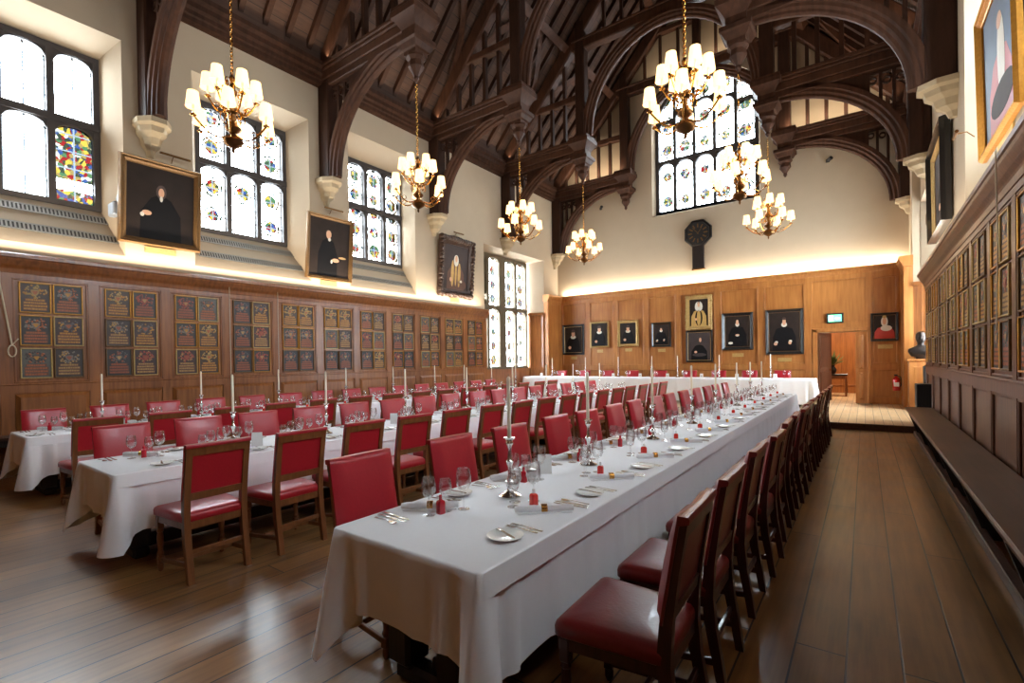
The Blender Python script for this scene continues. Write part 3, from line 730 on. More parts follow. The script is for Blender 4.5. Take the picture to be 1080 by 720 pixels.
# ------------------------------------------------------------------ chandeliers
def chandelier():
    t = thing('chandelier')
    prof = [(0,-.62),(.012,-.6),(.02,-.57),(.012,-.55),(.035,-.53),(.09,-.49),(.11,-.44),(.09,-.39),(.04,-.35),(.03,-.32),(.07,-.29),(.085,-.25),(.05,-.2),(.025,-.15),(.03,-.05),(.06,-.02),(.07,.03),(.04,.08),(.022,.12),(.022,.2),(.045,.24),(.055,.29),(.03,.34),(.018,.4),(.03,.44),(.035,.48),(.015,.53),(0,.55)]
    MB().lathe([(r*1.3, z) for r, z in prof], 14).build('baluster', 'old_brass', t)
    for lv, (zc_, rad, n2) in enumerate(((-.12, .11, 6), (.28, .1, 6), (.42, .06, 5))):
        for k in range(n2):
            a = 2*PI*k/n2+lv*.4; pts = []
            for i in range(12):
                w_ = i/11*1.7*PI; rq = rad*(.55+.45*math.cos(w_*.5)); pts.append((math.cos(a)*(.03+rad*.75+rq*.5*math.sin(w_)), math.sin(a)*(.03+rad*.75+rq*.5*math.sin(w_)), zc_+rq*.8*math.cos(w_)))
            MB().tube(pts, .008, 5).build('scroll', 'brass', t)
    def arm(r, z0, zc, a):
        c, s_ = math.cos(a), math.sin(a); pts = []
        for k in range(13):
            u = k/12; rr_ = .04+(r-.04)*u; z = z0-.09*math.sin(u*PI*1.15)+(zc-z0)*u**3; pts.append((rr_*c, rr_*s_, z))
        b = MB().tube(pts, .013, 6)
        # scroll leaf and drip pan
        mid = pts[7]; q = []
        for k in range(9):
            an = k/8*1.6*PI; rad = .06*(1-k/11); q.append((mid[0]+c*rad*math.cos(an), mid[1]+s_*rad*math.cos(an), mid[2]+.05+rad*math.sin(an)))
        b.tube(q, .006, 5)
        b.lathe([(.0,-.012),(.03,-.01),(.045,.006),(.02,.012),(.018,.03),(0,.03)], 10, pts[-1])
        return b, pts[-1]
    for tier, (n_, r, z0, zc, off) in enumerate(((6, .52, -.36, -.3, .2), (6, .31, .05, .12, .72))):
        for k in range(n_):
            a = off+2*PI*k/n_
            b, e = arm(r, z0, zc, a); am = b.build('arm', 'brass', t)
            MB().lathe([(.013, .03), (.013, .16), (0, .16)], 8, e).build('candle_tube', 'wax', am)
            sh = MB().lathe([(.094, .11), (.068, .325)], 20, e)
            # open drum: drop the caps
            sh.f = sh.f[:-2]; sh.m = sh.m[:-2]
            sh.build('lamp_shade', 'shade', am)
    b = MB()
    for k in range(28):
        z = .57+k*.053; v0 = len(b.v)
        pts = [(.02*math.cos(a), 0, z+.036*math.sin(a)) for a in [2*PI*i/8 for i in range(8)]]
        rings = []
        for i in range(8):
            p = Vector(pts[i]); c0 = Vector((0, 0, z)); o_ = (p-c0).normalized()
            rings.append([tuple(p+o_*.0085*math.cos(w_)+Vector((0, 1, 0))*.0085*math.sin(w_)) for w_ in (0, PI/2, PI, 1.5*PI)])
        rings.append(rings[0]); b.loft(rings, False, False)
        if k % 2: b.xform(Matrix.Rotation(PI/2, 4, 'Z'), v0)
    b.build('chain', 'brass', t)
    return t
mk = Maker(chandelier()); CH = (('L', 0, 'hanging nearest on the left, before the second window'), ('L', 1, 'hanging in front of the third left window'), ('L', 2, 'hanging third on the left, above the carved portrait'), ('L', 3, 'hanging farthest on the left, by the gable corner'),
      ('R', 1, 'hanging nearest and largest on the right, before the gable window'), ('R', 2, 'hanging second on the right, at the gable window edge'), ('R', 3, 'hanging farthest and lowest looking on the right'))
for side, k, txt in CH:
    x = XC+(-2.72 if side == 'L' else 2.72)
    mk((x, TR[k], 5.31), random.uniform(0, 1), 'brass chandelier with cream shades %s' % txt, 'brass chandeliers', 'chandelier')

# ------------------------------------------------------------------ portraits
def frame_mb(b, w, h, fw_, d, carved=False, z0=0):
    """moulded picture frame around a w x h opening, facing -y, back at y=0; origin at the bottom middle of the outer frame"""
    prof = [(0, 0), (0, -d*.55), (fw_*.18, -d), (fw_*.36, -d*.72), (fw_*.6, -d*.8), (fw_*.86, -d*.45), (fw_, -d*.35), (fw_, 0)]
    W, H = w/2+fw_, h+2*fw_
    rings = []
    for cx, cz, sx, sz in ((-W, z0, 1, 1), (W, z0, -1, 1), (W, z0+H, -1, -1), (-W, z0+H, 1, -1)):
        rings.append([(cx+sx*a, y, cz+sz*a) for a, y in prof])
    n = len(prof); vs = [p for r in rings for p in r]; fs = []
    for i in range(4):
        j = (i+1) % 4
        for k in range(n): fs.append((i*n+k, i*n+(k+1)%n, j*n+(k+1)%n, j*n+k))
    b.add(vs, fs)
    if carved:
        rnd = random.Random(3); st = fw_*.75
        per = [(-W+fw_*.3+t*(2*W-fw_*.6), z) for z in (z0+fw_*.3, z0+H-fw_*.3) for t in [k/12 for k in range(13)]]+[(x, z0+fw_*.3+t*(H-fw_*.6)) for x in (-W+fw_*.3, W-fw_*.3) for t in [k/14 for k in range(15)]]
        for x, z in per:
            r = fw_*rnd.uniform(.28, .5); b.lathe([(0, 0), (r, 0), (r*.9, -d*.7), (r*.5, -d*1.1), (0, -d*1.2)], 7, (x+rnd.uniform(-.01, .01), -d*.2, z+rnd.uniform(-.01, .01)), 'Y')
def figure(b, w, h, st, Z):
    """painted sitter: flat colour areas on the canvas"""
    kinds = ['paint_dark', 'paint_black', 'skin', 'paint_white', 'hair_brown', 'paint_brown', 'paint_red', 'paint_grey', 'paint_blue', 'paint_gold']
    def c(k): b.mi = kinds.index(k)
    y = -.013
    bgk = {'judge': 'paint_dark', 'seated': 'paint_dark', 'robes': 'paint_grey', 'ruff': 'paint_dark', 'lady': 'paint_dark', 'plain': 'paint_dark', 'redlady': 'paint_dark', 'old': 'paint_dark', 'colour': 'paint_blue', 'grey': 'paint_grey'}[st]
    c(bgk); b.box(-w/2, w/2, -.012, -.004, Z, Z+h)
    P_ = lambda x, z: (x*w/2, Z+z*h)
    def body(k, hw, top, sh, cx=0):
        c(k); b.prism([P_(cx-hw, 0), P_(cx+hw, 0), P_(cx+hw*.95, top*.6), P_(cx+sh, top*.93), P_(cx+.12, top), P_(cx-.12, top), P_(cx-sh, top*.93), P_(cx-hw*.95, top*.6)], 'Y', y-.001, y)
    def el(k, x, z, rx, rz, lv): c(k); b.ellipse(x*w/2, -.013-.0015*lv, Z+z*h, rx*w/2, rz*h, 16)
    if st == 'judge':
        body('paint_black', .62, .62, .3); el('hair_brown', 0, .68, .15, .1, 1); el('skin', 0, .67, .085, .065, 2); el('paint_white', 0, .585, .045, .04, 2)
        el('skin', -.42, .36, .14, .035, 2); el('paint_white', -.55, .33, .06, .03, 3)
    elif st == 'seated':
        body('paint_black', .5, .66, .28, -.1); el('skin', -.08, .74, .13, .075, 2); el('paint_white', -.04, .655, .07, .03, 3); el('hair_brown', -.14, .77, .08, .05, 1)
        el('skin', .3, .3, .18, .035, 3); el('paint_white', .1, .27, .05, .035, 4); el('paint_gold', .65, .36, .2, .02, 1)
    elif st == 'robes':
        body('paint_brown', .72, .62, .3); el('paint_gold', -.28, .36, .12, .3, 1); el('paint_gold', .28, .34, .12, .28, 1); el('paint_gold', 0, .38, .08, .3, 1); el('paint_white', 0, .66, .2, .13, 2); el('skin', 0, .7, .1, .075, 3); el('skin', -.4, .22, .1, .05, 3); el('paint_white', .45, .2, .1, .03, 3); el('paint_brown', .5, .12, .4, .12, 1)
    elif st == 'ruff':
        body('paint_black', .75, .62, .5); el('paint_white', 0, .68, .18, .06, 2); el('skin', 0, .75, .11, .085, 3); el('hair_brown', 0, .83, .12, .035, 4); el('skin', -.55, .2, .12, .04, 3); el('paint_white', -.5, .24, .1, .03, 2); el('skin', .35, .22, .1, .04, 3); el('paint_white', .38, .26, .1, .03, 2)
    elif st == 'old':
        body('paint_black', .75, .66, .45); el('paint_white', 0, .72, .15, .07, 2); el('skin', 0, .79, .11, .08, 3); el('skin', 0, .38, .17, .035, 3); el('paint_white', 0, .36, .1, .02, 4); el('paint_white', -.55, .13, .18, .04, 2)
    elif st == 'lady':
        body('paint_gold', .85, .6, .5); el('paint_white', 0, .72, .42, .2, 0); el('paint_black', 0, .3, .4, .3, 1); el('paint_gold', 0, .3, .22, .3, 2); el('hair_brown', 0, .86, .15, .07, 1); el('skin', 0, .8, .12, .1, 3); el('paint_white', 0, .6, .24, .06, 2); el('skin', -.3, .25, .12, .05, 3)
    elif st == 'redlady':
        body('paint_red', .9, .5, .6); el('paint_white', .15, .45, .5, .12, 1); el('paint_white', 0, .72, .3, .22, 1); el('skin', 0, .74, .16, .15, 2); el('paint_gold', 0, .92, .18, .06, 3)
    elif st == 'colour':
        body('paint_red', .7, .55, .4); el('paint_white', .1, .5, .22, .3, 1); el('skin', .05, .76, .14, .06, 2); el('paint_grey', .1, .2, .7, .12, 2)
    elif st == 'grey':
        body('paint_black', .7, .55, .35); el('skin', .1, .72, .1, .075, 2); el('hair_brown', .1, .8, .12, .05, 1); el('skin', -.3, .3, .12, .04, 2); el('paint_grey', 0, .2, .6, .06, 2)
    else:
        body('paint_black', .75, .6, .5); el('paint_white', 0, .6, .3, .07, 1); el('skin', 0, .72, .19, .12, 2); el('hair_brown', 0, .83, .2, .06, 3); el('skin', -.4, .2, .16, .06, 2)
    return kinds
def portrait(loc, rz, W, H, fw_, fmat, st, label, d=.06, carved=False, tilt=0, light=False, inner=None, iw=.02):
    t = thing('portrait_painting', loc, rz, label, 'painting'); t.rotation_euler = (tilt, 0, rz)
    b = MB(); frame_mb(b, W-2*fw_, H-2*fw_, fw_, d, carved); b.build('picture_frame', fmat, t, smooth=carved)
    if inner:
        b = MB(); frame_mb(b, W-2*fw_-.005-2*iw, H-2*fw_-.005-2*iw, iw, d*.5, False, fw_+.002); b.build('inner_slip', inner, t, smooth=False)
    b = MB(); k = figure(b, W-2*fw_, H-2*fw_, st, fw_); b.build('canvas', k, t, smooth=False)
    return t
def plate(loc, rz, w, h, label):
    t = thing('name_plate', loc, rz, label, 'name plate', 'gilt name plates')
    MB().cbox(-w/2, w/2, -.02, 0, 0, h, .005).build('plate', 'gold_pale' if h < .15 else 'brass', t)
def picture_light(loc, rz, w, label):
    t = thing('picture_light', loc, rz, label, 'picture light', 'brass picture lights')
    MB().lathe([(.0, -w/2), (.022, -w/2), (.022, w/2), (0, w/2)], 10, (0, -.2, .06), 'X').build('lamp_tube', 'old_brass', t)
    MB().tube([(0, 0, -.02), (0, -.08, .07), (0, -.2, .07)], .008, 6).build('bracket', 'old_brass', t)
LX = XL+.001
portrait((LX, 3.54, 3.84), PI/2, 1.32, 1.55, .12, 'gold_dark', 'judge', 'large gilt-framed portrait of a person in black gown, between first and second left windows', .1, tilt=.09)
portrait((LX, 7.09, 3.66), PI/2, 1.27, 1.55, .09, 'gold_dark', 'seated', 'portrait of a bald seated person in dark suit, between second and third left windows', .08, tilt=.09)
portrait((LX, 11.66, 3.68), PI/2, 1.6, 1.88, .24, 'carved_frame', 'robes', 'portrait of a robed person in heavily carved dark frame on the left wall', .12, True, tilt=.08)
for y, z, w in ((3.54, 3.7, .5), (7.09, 3.52, .45), (11.66, 3.52, .4)): plate((LX, y, z), PI/2, w, .12, 'small gilt name plate under the %s portrait on the left wall' % {3.54: 'nearest', 7.09: 'second', 11.66: 'carved-frame'}[y])
for y, z, w in ((3.75, 5.5, .5), (7.15, 5.32, .5), (11.7, 5.66, .45)): picture_light((LX, y, z), PI/2, w, 'slim brass picture light above the %s portrait on the left wall' % {3.75: 'nearest', 7.15: 'second', 11.7: 'carved-frame'}[y])
RX = XR-.001
portrait((RX-.02, 7.37, 3.93), -PI/2, 1.8, 1.72, .13, 'gold', 'colour', 'bright gold-framed portrait at the right edge, hung above the right panelling', .08, tilt=.02)
portrait((RX-.02, 12.3, 3.9), -PI/2, 2.3, 1.8, .06, 'black_frame', 'grey', 'portrait in deep dark frame with gilt slip, right wall beside the far oriel', .15, tilt=.01, inner='gold_pale', iw=.1)
plate((RX, 7.35, 3.84), -PI/2, .7, .14, 'gilt name plate under the gold-framed portrait on the right wall')
picture_light((RX, 7.35, 5.85), -PI/2, .6, 'brass picture light above the gold-framed portrait on the right wall')
picture_light((RX, 9.2, 4.6), -PI/2, .3, 'short brass picture light standing alone on the right wall plaster')
FP = [((594,617), -9.97, 1.02, 1.79, 1.28, .09, 'black_frame', 'plain', 'black-framed portrait farthest left on the far panelling', 'gold_pale'),
      (0, -8.76, .84, 2.07, 1.05, .06, 'gold_pale', 'plain', 'small gilt-framed portrait, second from the left on the far panelling', None),
      (0, -7.53, .86, 2.08, 1.02, .1, 'gold_pale', 'plain', 'portrait with white collar in broad pale gilt frame, third from left on far wall', None),
      (0, -6.21, .74, 2.02, .93, .07, 'black_frame', 'ruff', 'small black-framed portrait, fourth from the left on the far panelling', 'gold_dark'),
      (0, -4.83, .92, 2.6, 1.24, .14, 'gold_pale', 'lady', 'portrait of a jewelled person with lace collar in ornate gilt frame, upper of two', None),
      (0, -4.83, .93, 1.43, 1.15, .06, 'black_frame', 'grey', 'murky grey-brown portrait in dark frame, lower of the two hung together', 'gold_pale'),
      (0, -3.55, 1.0, 1.84, 1.28, .1, 'black_frame', 'old', 'black-framed portrait of an aged person with folded hands, on far wall', 'gold_dark'),
      (0, -2.13, 1.1, 1.66, 1.48, .09, 'black_frame', 'ruff', 'large black-framed portrait of a person in black with white ruff and cuffs', 'gold_dark'),
      (0, .48, .66, 2.0, .84, .06, 'black_frame', 'redlady', 'small portrait of a person in red dress, right of the far doorway', 'gold_dark')]
for i, (_, x, w, z, h, fw_, fm, st, lb, inner) in enumerate(FP):
    portrait((x, PY-.046, z), 0, w, h, fw_, fm, st, lb, .06, carved=(i in (2, 4)), inner=inner)
for i, (x, z, w) in enumerate(((-9.97, 1.6, .28), (-8.76, 1.86, .26), (-7.53, 1.88, .28), (-6.21, 1.83, .28), (-4.83, 1.24, .3), (-3.55, 1.6, .36), (-2.13, 1.42, .4), (.5, 1.78, .36))):
    plate((x, PY-.002, z), 0, w, .12, 'small gold name plate on the far panelling, %s from the left' % ORD[i])

# ------------------------------------------------------------------ armorial boards in the side panelling
BG = [srgb(42, 36, 32), srgb(56, 32, 24), srgb(38, 36, 38), srgb(60, 42, 30), srgb(84, 82, 74), srgb(48, 34, 28)]
TX = [srgb(164, 88, 44), srgb(184, 128, 46), srgb(150, 76, 46), srgb(172, 132, 76)]
CR = [srgb(120, 110, 100), srgb(150, 60, 46), srgb(84, 82, 80), srgb(170, 140, 80), srgb(64, 52, 48)]
for i, c in enumerate(BG): M['bb%d' % i] = simple('board_ground_%d' % i, c, .45, nscale=25, namt=.4)
for i, c in enumerate(TX): M['bt%d' % i] = simple('board_lettering_%d' % i, c, .45, nscale=60, namt=.5)
for i, c in enumerate(CR): M['bc%d' % i] = simple('board_crest_%d' % i, c, .45, nscale=40, namt=.5)
M['bg'] = simple('board_text_band', srgb(104, 62, 38), .5, nscale=30, namt=.4)
def board(i, w=.37, h=.48):
    rnd = random.Random(100+i); t = thing('armorial_board')
    b = MB(); fr = .018
    b.cbox(-w/2, w/2, -.03, 0, 0, fr, .004); b.cbox(-w/2, w/2, -.03, 0, h-fr, h, .004); b.cbox(-w/2, -w/2+fr, -.03, 0, fr, h-fr, .004); b.cbox(w/2-fr, w/2, -.03, 0, fr, h-fr, .004)
    b.build('picture_frame', ['gold', 'gold_pale', 'gold_dark'][i % 3], t, smooth=False)
    b = MB(); iw = w/2-fr-.02
    b.mi = 0; b.box(-w/2+fr, w/2-fr, -.012, 0, fr, h-fr)
    # heater shield amid mantling
    def sh(cx, cz, a, e, y): b.prism([(cx-a, cz+e*.6), (cx+a, cz+e*.6), (cx+a*.95, cz), (cx+a*.6, cz-e*.55), (cx, cz-e), (cx-a*.6, cz-e*.55), (cx-a*.95, cz)], 'Y', y-.002, y)
    b.mi = 1
    for k in range(44):
        b.mi = 2 if rnd.random() < .55 else 1
        a = rnd.uniform(0, 2*PI); r = rnd.uniform(.06, .12); b.lathe([(0, -.014-.002*rnd.random()), (rnd.uniform(.006, .018), -.013), (.018, -.011)], 6, (r*math.cos(a)*1.1, 0, h*.7+r*math.sin(a)*.85), 'Y')
    b.mi = 2; sh(0, h*.68, .05, .065, -.016)
    b.mi = 3; sh(0, h*.68, .028, .04, -.0185); b.box(-.045, .045, -.021, -.018, h*.69, h*.705)
    b.mi = 1
    for k in range(4):
        z = h*.1+k*.047; wd_ = iw*(.95 if k < 3 else .8)
        b.mi = 4; b.box(-wd_, wd_, -.0135, -.012, z-.003, z+.038)
        b.mi = 1; x = -wd_+.01
        while x < wd_-.02:
            e = rnd.uniform(.01, .035); b.box(x, min(wd_, x+e), -.015, -.0135, z+.004, z+.028+rnd.random()*.006); x += e+.005
    b.build('painted_panel', ['bb%d' % (i % 6), 'bt%d' % ((i*7) % 4), 'bc%d' % (i % 5), 'bt%d' % ((i+1) % 4), 'bg'], t, smooth=False)
    return t
mks = [Maker(board(i)) for i in range(8)]
rb = random.Random(5)
rowt = ['bottom', 'middle', 'top']
PX = XL+.155
for pi_ in range(11):
    yc = 1.45+1.05*pi_+.525
    for r in range(3):
        for c in range(2):
            mk = mks[rb.randrange(8)]
            mk((PX, yc+(-.195 if c == 0 else .195), 1.43+.515*r), PI/2, 'armorial board, %s row %s, %s bay from the near end of the left panelling' % (rowt[r], ('left', 'right')[c], ORD[pi_]), 'armorial boards on the left wall', 'armorial board')
PX = XR-.155
for pi_ in range(8):
    y0 = 7.2+1.09*(pi_-2) 
    if y0 > 13.6: continue
    for r in range(3):
        for c in range(2):
            mk = mks[rb.randrange(8)]
            mk((PX, y0+.545+(.2 if c == 0 else -.2), 1.43+.515*r), -PI/2, 'armorial board, %s row %s, %s bay from the near end of the right panelling' % (rowt[r], ('left', 'right')[c], ORD[pi_]), 'armorial boards on the right wall', 'armorial board')
# ------------------------------------------------------------------ vent grilles on the sills
def grille():
    t = thing('vent_grille'); L_, W_ = 2.25, .17
    MB().cbox(-L_/2, L_/2, -W_/2, W_/2, 0, .012, .004).build('plate', 'slot', t, smooth=False)
    b = MB(); k = -L_/2
    b.box(-L_/2, L_/2, -W_/2, -W_/2+.02, .012, .022); b.box(-L_/2, L_/2, W_/2-.02, W_/2, .012, .022)
    while k < L_/2:
        b.box(k, k+.022, -W_/2, W_/2, .012, .022); k += .05
    b.build('louvre', 'grey_metal', t, smooth=False)
    return t
mk = Maker(grille())
sl = math.atan2(.87, .6)
for i, o in enumerate(OPEN[:3]):
    for j, f in enumerate((.24, .66)):
        g_ = mk((0, 0, 0), 0, 'long slotted vent grille in the sill of the %s left window, %s of two' % (ORD[i], ('upper', 'lower')[j]), 'vent grilles', 'vent grille')
        X0, Z0 = XL-.6+.6*f, 4.45-.87*f
        g_.location = (X0+.002, (o[4]+o[5])/2+.02*j, Z0+.002); g_.rotation_euler = (0, 0, 0)
        # local x -> +Y, local y -> up the slope, local z -> slope normal
        ux = Vector((0, 1, 0)); uy = Vector((-.6, 0, .87)).normalized(); uz = ux.cross(uy)
        g_.rotation_euler = Matrix((ux, uy, uz)).transposed().to_euler()
# ------------------------------------------------------------------ wall bits
t = thing('wall_clock', (-4.83, YF-.01, 4.75), 0, 'black octagonal wall clock with long trunk, under the gable window', 'clock')
def octo(r, cz): return [(r*math.cos(PI/8+k*PI/4), cz+r*math.sin(PI/8+k*PI/4)) for k in range(8)]
b = MB(); rings = [[(x, y, z) for x, z in octo(r, 1.33)] for r, y in ((.5, 0), (.52, -.06), (.5, -.12), (.43, -.13), (.41, -.1))]; b.loft(rings); b.build('case', 'black_frame', t, smooth=False)
b = MB(); b.mi = 0; b.lathe([(0, -.105), (.37, -.105), (.385, -.1), (.385, -.09)], 32, (0, 0, 1.33), 'Y')
b.mi = 1
for k in range(12):
    a = k*PI/6; c_, s_ = math.cos(a), math.sin(a); v0 = len(b.v); b.box(.2, .34, -.11, -.105, -.022, .022); b.xform(Matrix.Translation((0, 0, 1.33)) @ Matrix.Rotation(-a, 4, 'Y'), v0)
for a, l in ((.9, .2), (2.3, .28)):
    v0 = len(b.v); b.box(-.04, l, -.116, -.111, -.01, .01); b.xform(Matrix.Translation((0, 0, 1.33)) @ Matrix.Rotation(-a, 4, 'Y'), v0)
b.build('dial', ['black', 'gold_dark'], t, smooth=False)
MB().cbox(-.2, .2, -.12, 0, .06, .9, .01).build('trunk', 'black_wood', t, smooth=False)
MB().cbox(-.22, .22, -.14, 0, 0, .07, .015).build('base_moulding', 'gold_dark', t, smooth=False)
t = thing('exit_sign', (-.74, PY-.035, 2.6), 0, 'lit green exit sign above the far doorway', 'exit sign')
MB().cbox(-.22, .22, -.07, 0, 0, .31, .01).build('housing', 'black', t, smooth=False)
b = MB(); b.mi = 0; b.box(-.17, .17, -.078, -.07, .05, .26); b.mi = 1; b.box(-.155, -.05, -.082, -.078, .07, .24)
b.mi = 0; b.ellipse(-.09, -.084, .21, .014, .014, 8); b.beam((-.1, -.084, .19), (-.11, -.084, .13), .003, .025, up=(1, 0, 0)); b.beam((-.11, -.084, .14), (-.14, -.084, .085), .003, .014, up=(1, 0, 0)); b.beam((-.11, -.084, .14), (-.075, -.084, .09), .003, .014, up=(1, 0, 0)); b.beam((-.1, -.084, .18), (-.065, -.084, .155), .003, .01, up=(1, 0, 0))
b.mi = 1; b.prism([(.0, .15), (.05, .19), (.05, .165), (.13, .165), (.13, .135), (.05, .135), (.05, .11)], 'Y', -.082, -.078)
b.build('lit_panel', ['exit_green', 'exit_white'], t, smooth=False)
for x, z, w_ in ((-8.65, 7.72, 'left'), (-.89, 7.7, 'right')):
    t = thing('wall_spotlight', (x, YF-.01, z), 0, 'tiny black spotlight on the gable plaster, %s of the window' % w_, 'spotlight', 'gable spotlights')
    MB().cbox(-.05, .05, -.05, 0, -.05, .05, .01).build('bracket', 'black', t); MB().tube([(0, -.05, 0), (.1, -.16, .03)], [.045, .06], 10).build('lamp_head', 'black', t)
t = thing('flood_light', (XL-.1, 2.97, 4.3), 0, 'small grey floodlight box on the reveal of the nearest left window', 'floodlight')
MB().cbox(-.18, .1, -.14, .06, 0, .24, .02).build('housing', 'lamp_grey', t); b = MB(); b.beam((-.3, .02, .3), (.12, -.05, .34), .05, .05); b.box(-.02, .02, -.05, .02, .22, .33); b.build('bracket', 'grey_metal', t, smooth=False)
t = thing('wall_sounder', (XR-.01, 15.9, 4.6), PI/2, 'round dark bell mounted beyond the dark-framed portrait on the right wall', 'bell')
t.location = (XR-.03, 13.75, 4.5); t.rotation_euler = (0, 0, -PI/2)
MB().lathe([(.0, -.12), (.1, -.115), (.2, -.08), (.24, -.02), (.24, 0)], 20, (0, 0, 0), 'Y').build('dome', 'black', t)
MB().lathe([(.1, -.135), (.13, -.125), (.13, -.11), (.1, -.12)], 16, (0, 0, 0), 'Y').build('ring', 'gold_dark', t)
def cord(pts, r, label, loop=False):
    o = thing('window_cord', pts[0], 0, label, 'cord', 'window cords'); p0 = Vector(pts[0])
    b = MB().tube([tuple(Vector(p)-p0) for p in pts], r, 6)
    if loop:
        e = Vector(pts[-1])-p0; b.tube([tuple(e+Vector((0, .045*math.sin(2*PI*k/12), -.09+.09*math.cos(2*PI*k/12)))) for k in range(13)], r*.8, 5)
        b.tube([tuple(e), tuple(e+Vector((.01, .07, .1)))], r*.8, 5)
    b.build('cord', 'rope', o)
CX_ = XL+.24
cord([(CX_, 1.38, 3.35), (CX_, 1.38, 2.9), (CX_, 1.5, 1.95)], .012, 'looped cotton cord on the left panelling at the picture edge', True)
for i, (y, zb) in enumerate(((4.65, 1.2), (5.66, 1.4))): cord([(CX_, y, 3.36), (CX_, y, 2.4), (CX_, y, zb)], .006, 'thin pale cord hanging down the left panelling, %s from camera' % ('nearer' if i == 0 else 'farther'))
cord([(XR-.32, 5.9, 3.36), (XR-.3, 5.95, 2.6), (XR-.3, 6.02, 1.8)], .006, 'thin cord hanging over the right panelling at the picture edge')

# ------------------------------------------------------------------ benches along the walls
def bench(x0, x1, y0, y1, z, s, label):
    t = thing('wall_bench', ((x0+x1)/2, y0, 0), 0, label, 'bench'); a0, a1 = x0-(x0+x1)/2, x1-(x0+x1)/2; L_ = y1-y0
    MB().cbox(a0, a1, 0, L_, z-.045, z, .014).build('seat_board', 'bench', t, smooth=False)
    f = a0 if s < 0 else a1; q = sorted((f-s*.06, f-s*.09)); MB().cbox(q[0], q[1], .02, L_-.02, z-.14, z-.045, .006).build('apron', 'black_wood', t, smooth=False)
    k = .3
    while k < L_:
        c0, c1 = (f-s*.2), -f*.9; c2 = f-s*.05
        b = MB(); b.prism([(c0, 0), (c1, 0), (c1, z-.05), (c2, z-.05), (c2, z-.12)], 'Y', k, k+.06); b.build('support', 'black_wood', t, smooth=False); k += 1.6
    q = sorted((f-s*.13, f-s*.2)); MB().cbox(q[0], q[1], 0, L_, .0, .09, .008).build('plinth', 'bench', t, smooth=False)
bench(.635, 1.065, YB+.05, 12.35, .56, -1, 'long dark oak bench running under the right-hand panelling')
bench(XL+.2, XL+.66, YB+.05, 12.4, .58, 1, 'long oak bench under the left panelling behind the chairs')

# ------------------------------------------------------------------ far doorway, room beyond
t = thing('door_1', (0, PY, .13)); t['kind'] = 'structure'
b = MB(); b.cbox(DX0-.14, DX0, -.05, .02, 0, DZ+.1-.13, .015); b.cbox(.06, .16, -.05, .02, 0, DZ+.1-.13, .015); b.cbox(DX0-.14, .16, -.05, .02, DZ-.13, DZ+.12-.13, .015); b.build('door_frame', 'oak_lit', t, smooth=False)
def leaf(name, x0, x1, mat, parent):
    b = MB(); b.box(x0, x1, -.01, .03, 0, DZ-.14); H_ = DZ-.14
    for (a, c) in ((.12, .95), (1.05, H_-.1)):
        b.add([], []); frustum(b, 'Y', -.01, -1, x0+.09, x1-.09, a, c, .03, .045)
    return b.build(name, mat, parent, smooth=False)
leaf('door_leaf', -.23, .06, 'oak_lit', t)
o = leaf('door_leaf', 0, .95, 'oak_brown', t); o.location = (DX0+.02, .03, 0); o.rotation_euler = (0, 0, math.radians(72))
MB().lathe([(0, 0), (.02, .0), (.025, .03), (.012, .05)], 10, (0, 0, 0), 'Y').build('door_knob', 'brass', t).location = (DX0+.3, .62, 1.0)
b = MB(); b.box(-3.2, 2.2, 23, 23.2, 0, 4); tag(b.build('wall_1', 'oak', smooth=False), kind='structure')
b = MB(); b.box(-3.2, -3.1, 18.8, 23, 0, 4); b.box(2.1, 2.2, 18.8, 23, 0, 4); tag(b.build('wall_2', 'oak', smooth=False), kind='structure')
b = MB(); b.box(-3.2, 2.2, 18.8, 23.2, 4, 4.1); tag(b.build('ceiling_1', 'white_plaster', smooth=False), kind='structure')
b = MB(); 
for x in (-2.6, -1.6, -.6, .4): mould(b, 'Y', 23, -1, x, x+.9, .4, 3.4, .06, .03)
trim(b, 'oak')
l_ = bpy.data.lights.new('room_fill_light', 'AREA'); l_.shape = 'DISK'; l_.size = .5; l_.energy = 90; l_.color = (1, .82, .62); o = bpy.data.objects.new('room_fill_light', l_); C.objects.link(o); o.location = (-.6, 20.9, 3.95)  # area light added to brighten the room beyond the doorway
t = thing('console_table', (-.95, 21.2, .128), 0, 'dark console table seen through the far doorway', 'table')
MB().cbox(-.45, .45, -.25, .25, .74, .8, .01).build('tabletop', 'black_wood', t)
for x in (-.4, .4):
    for y in (-.2, .2): MB().lathe([(.03, 0), (.03, .1), (.045, .2), (.025, .35), (.03, .7), (.03, .74)], 8, (x, y, 0)).build('leg', 'chair_wood', t)
MB().cbox(-.4, .4, -.22, .22, .62, .74, .01).build('apron', 'chair_wood', t)
t = thing('vase', (-.95, 21.2, .928), 0, 'dark vase of foliage on the table beyond the doorway', 'vase')
MB().lathe([(.06, 0), (.09, .03), (.13, .14), (.08, .24), (.06, .28), (.09, .32), (0, .3)], 14).build('pot', 'black', t)
b = MB(); rnd = random.Random(9)
for k in range(46):
    a, e = rnd.uniform(0, 2*PI), rnd.uniform(.35, 1.4); L_ = rnd.uniform(.3, .6); d_ = Vector((math.cos(a)*math.cos(e), math.sin(a)*math.cos(e), math.sin(e))); p = Vector((0, 0, .3)); q = p+d_*L_; n_ = d_.cross(Vector((0, 0, 1))).normalized()*.035
    m_ = p+d_*L_*.65; b.add([tuple(p), tuple(m_+n_), tuple(q), tuple(m_-n_), tuple(m_+Vector((0, 0, .015)))], [(0, 1, 4), (1, 2, 4), (2, 3, 4), (3, 0, 4)])
b.build('foliage', 'leaf', t, smooth=False)

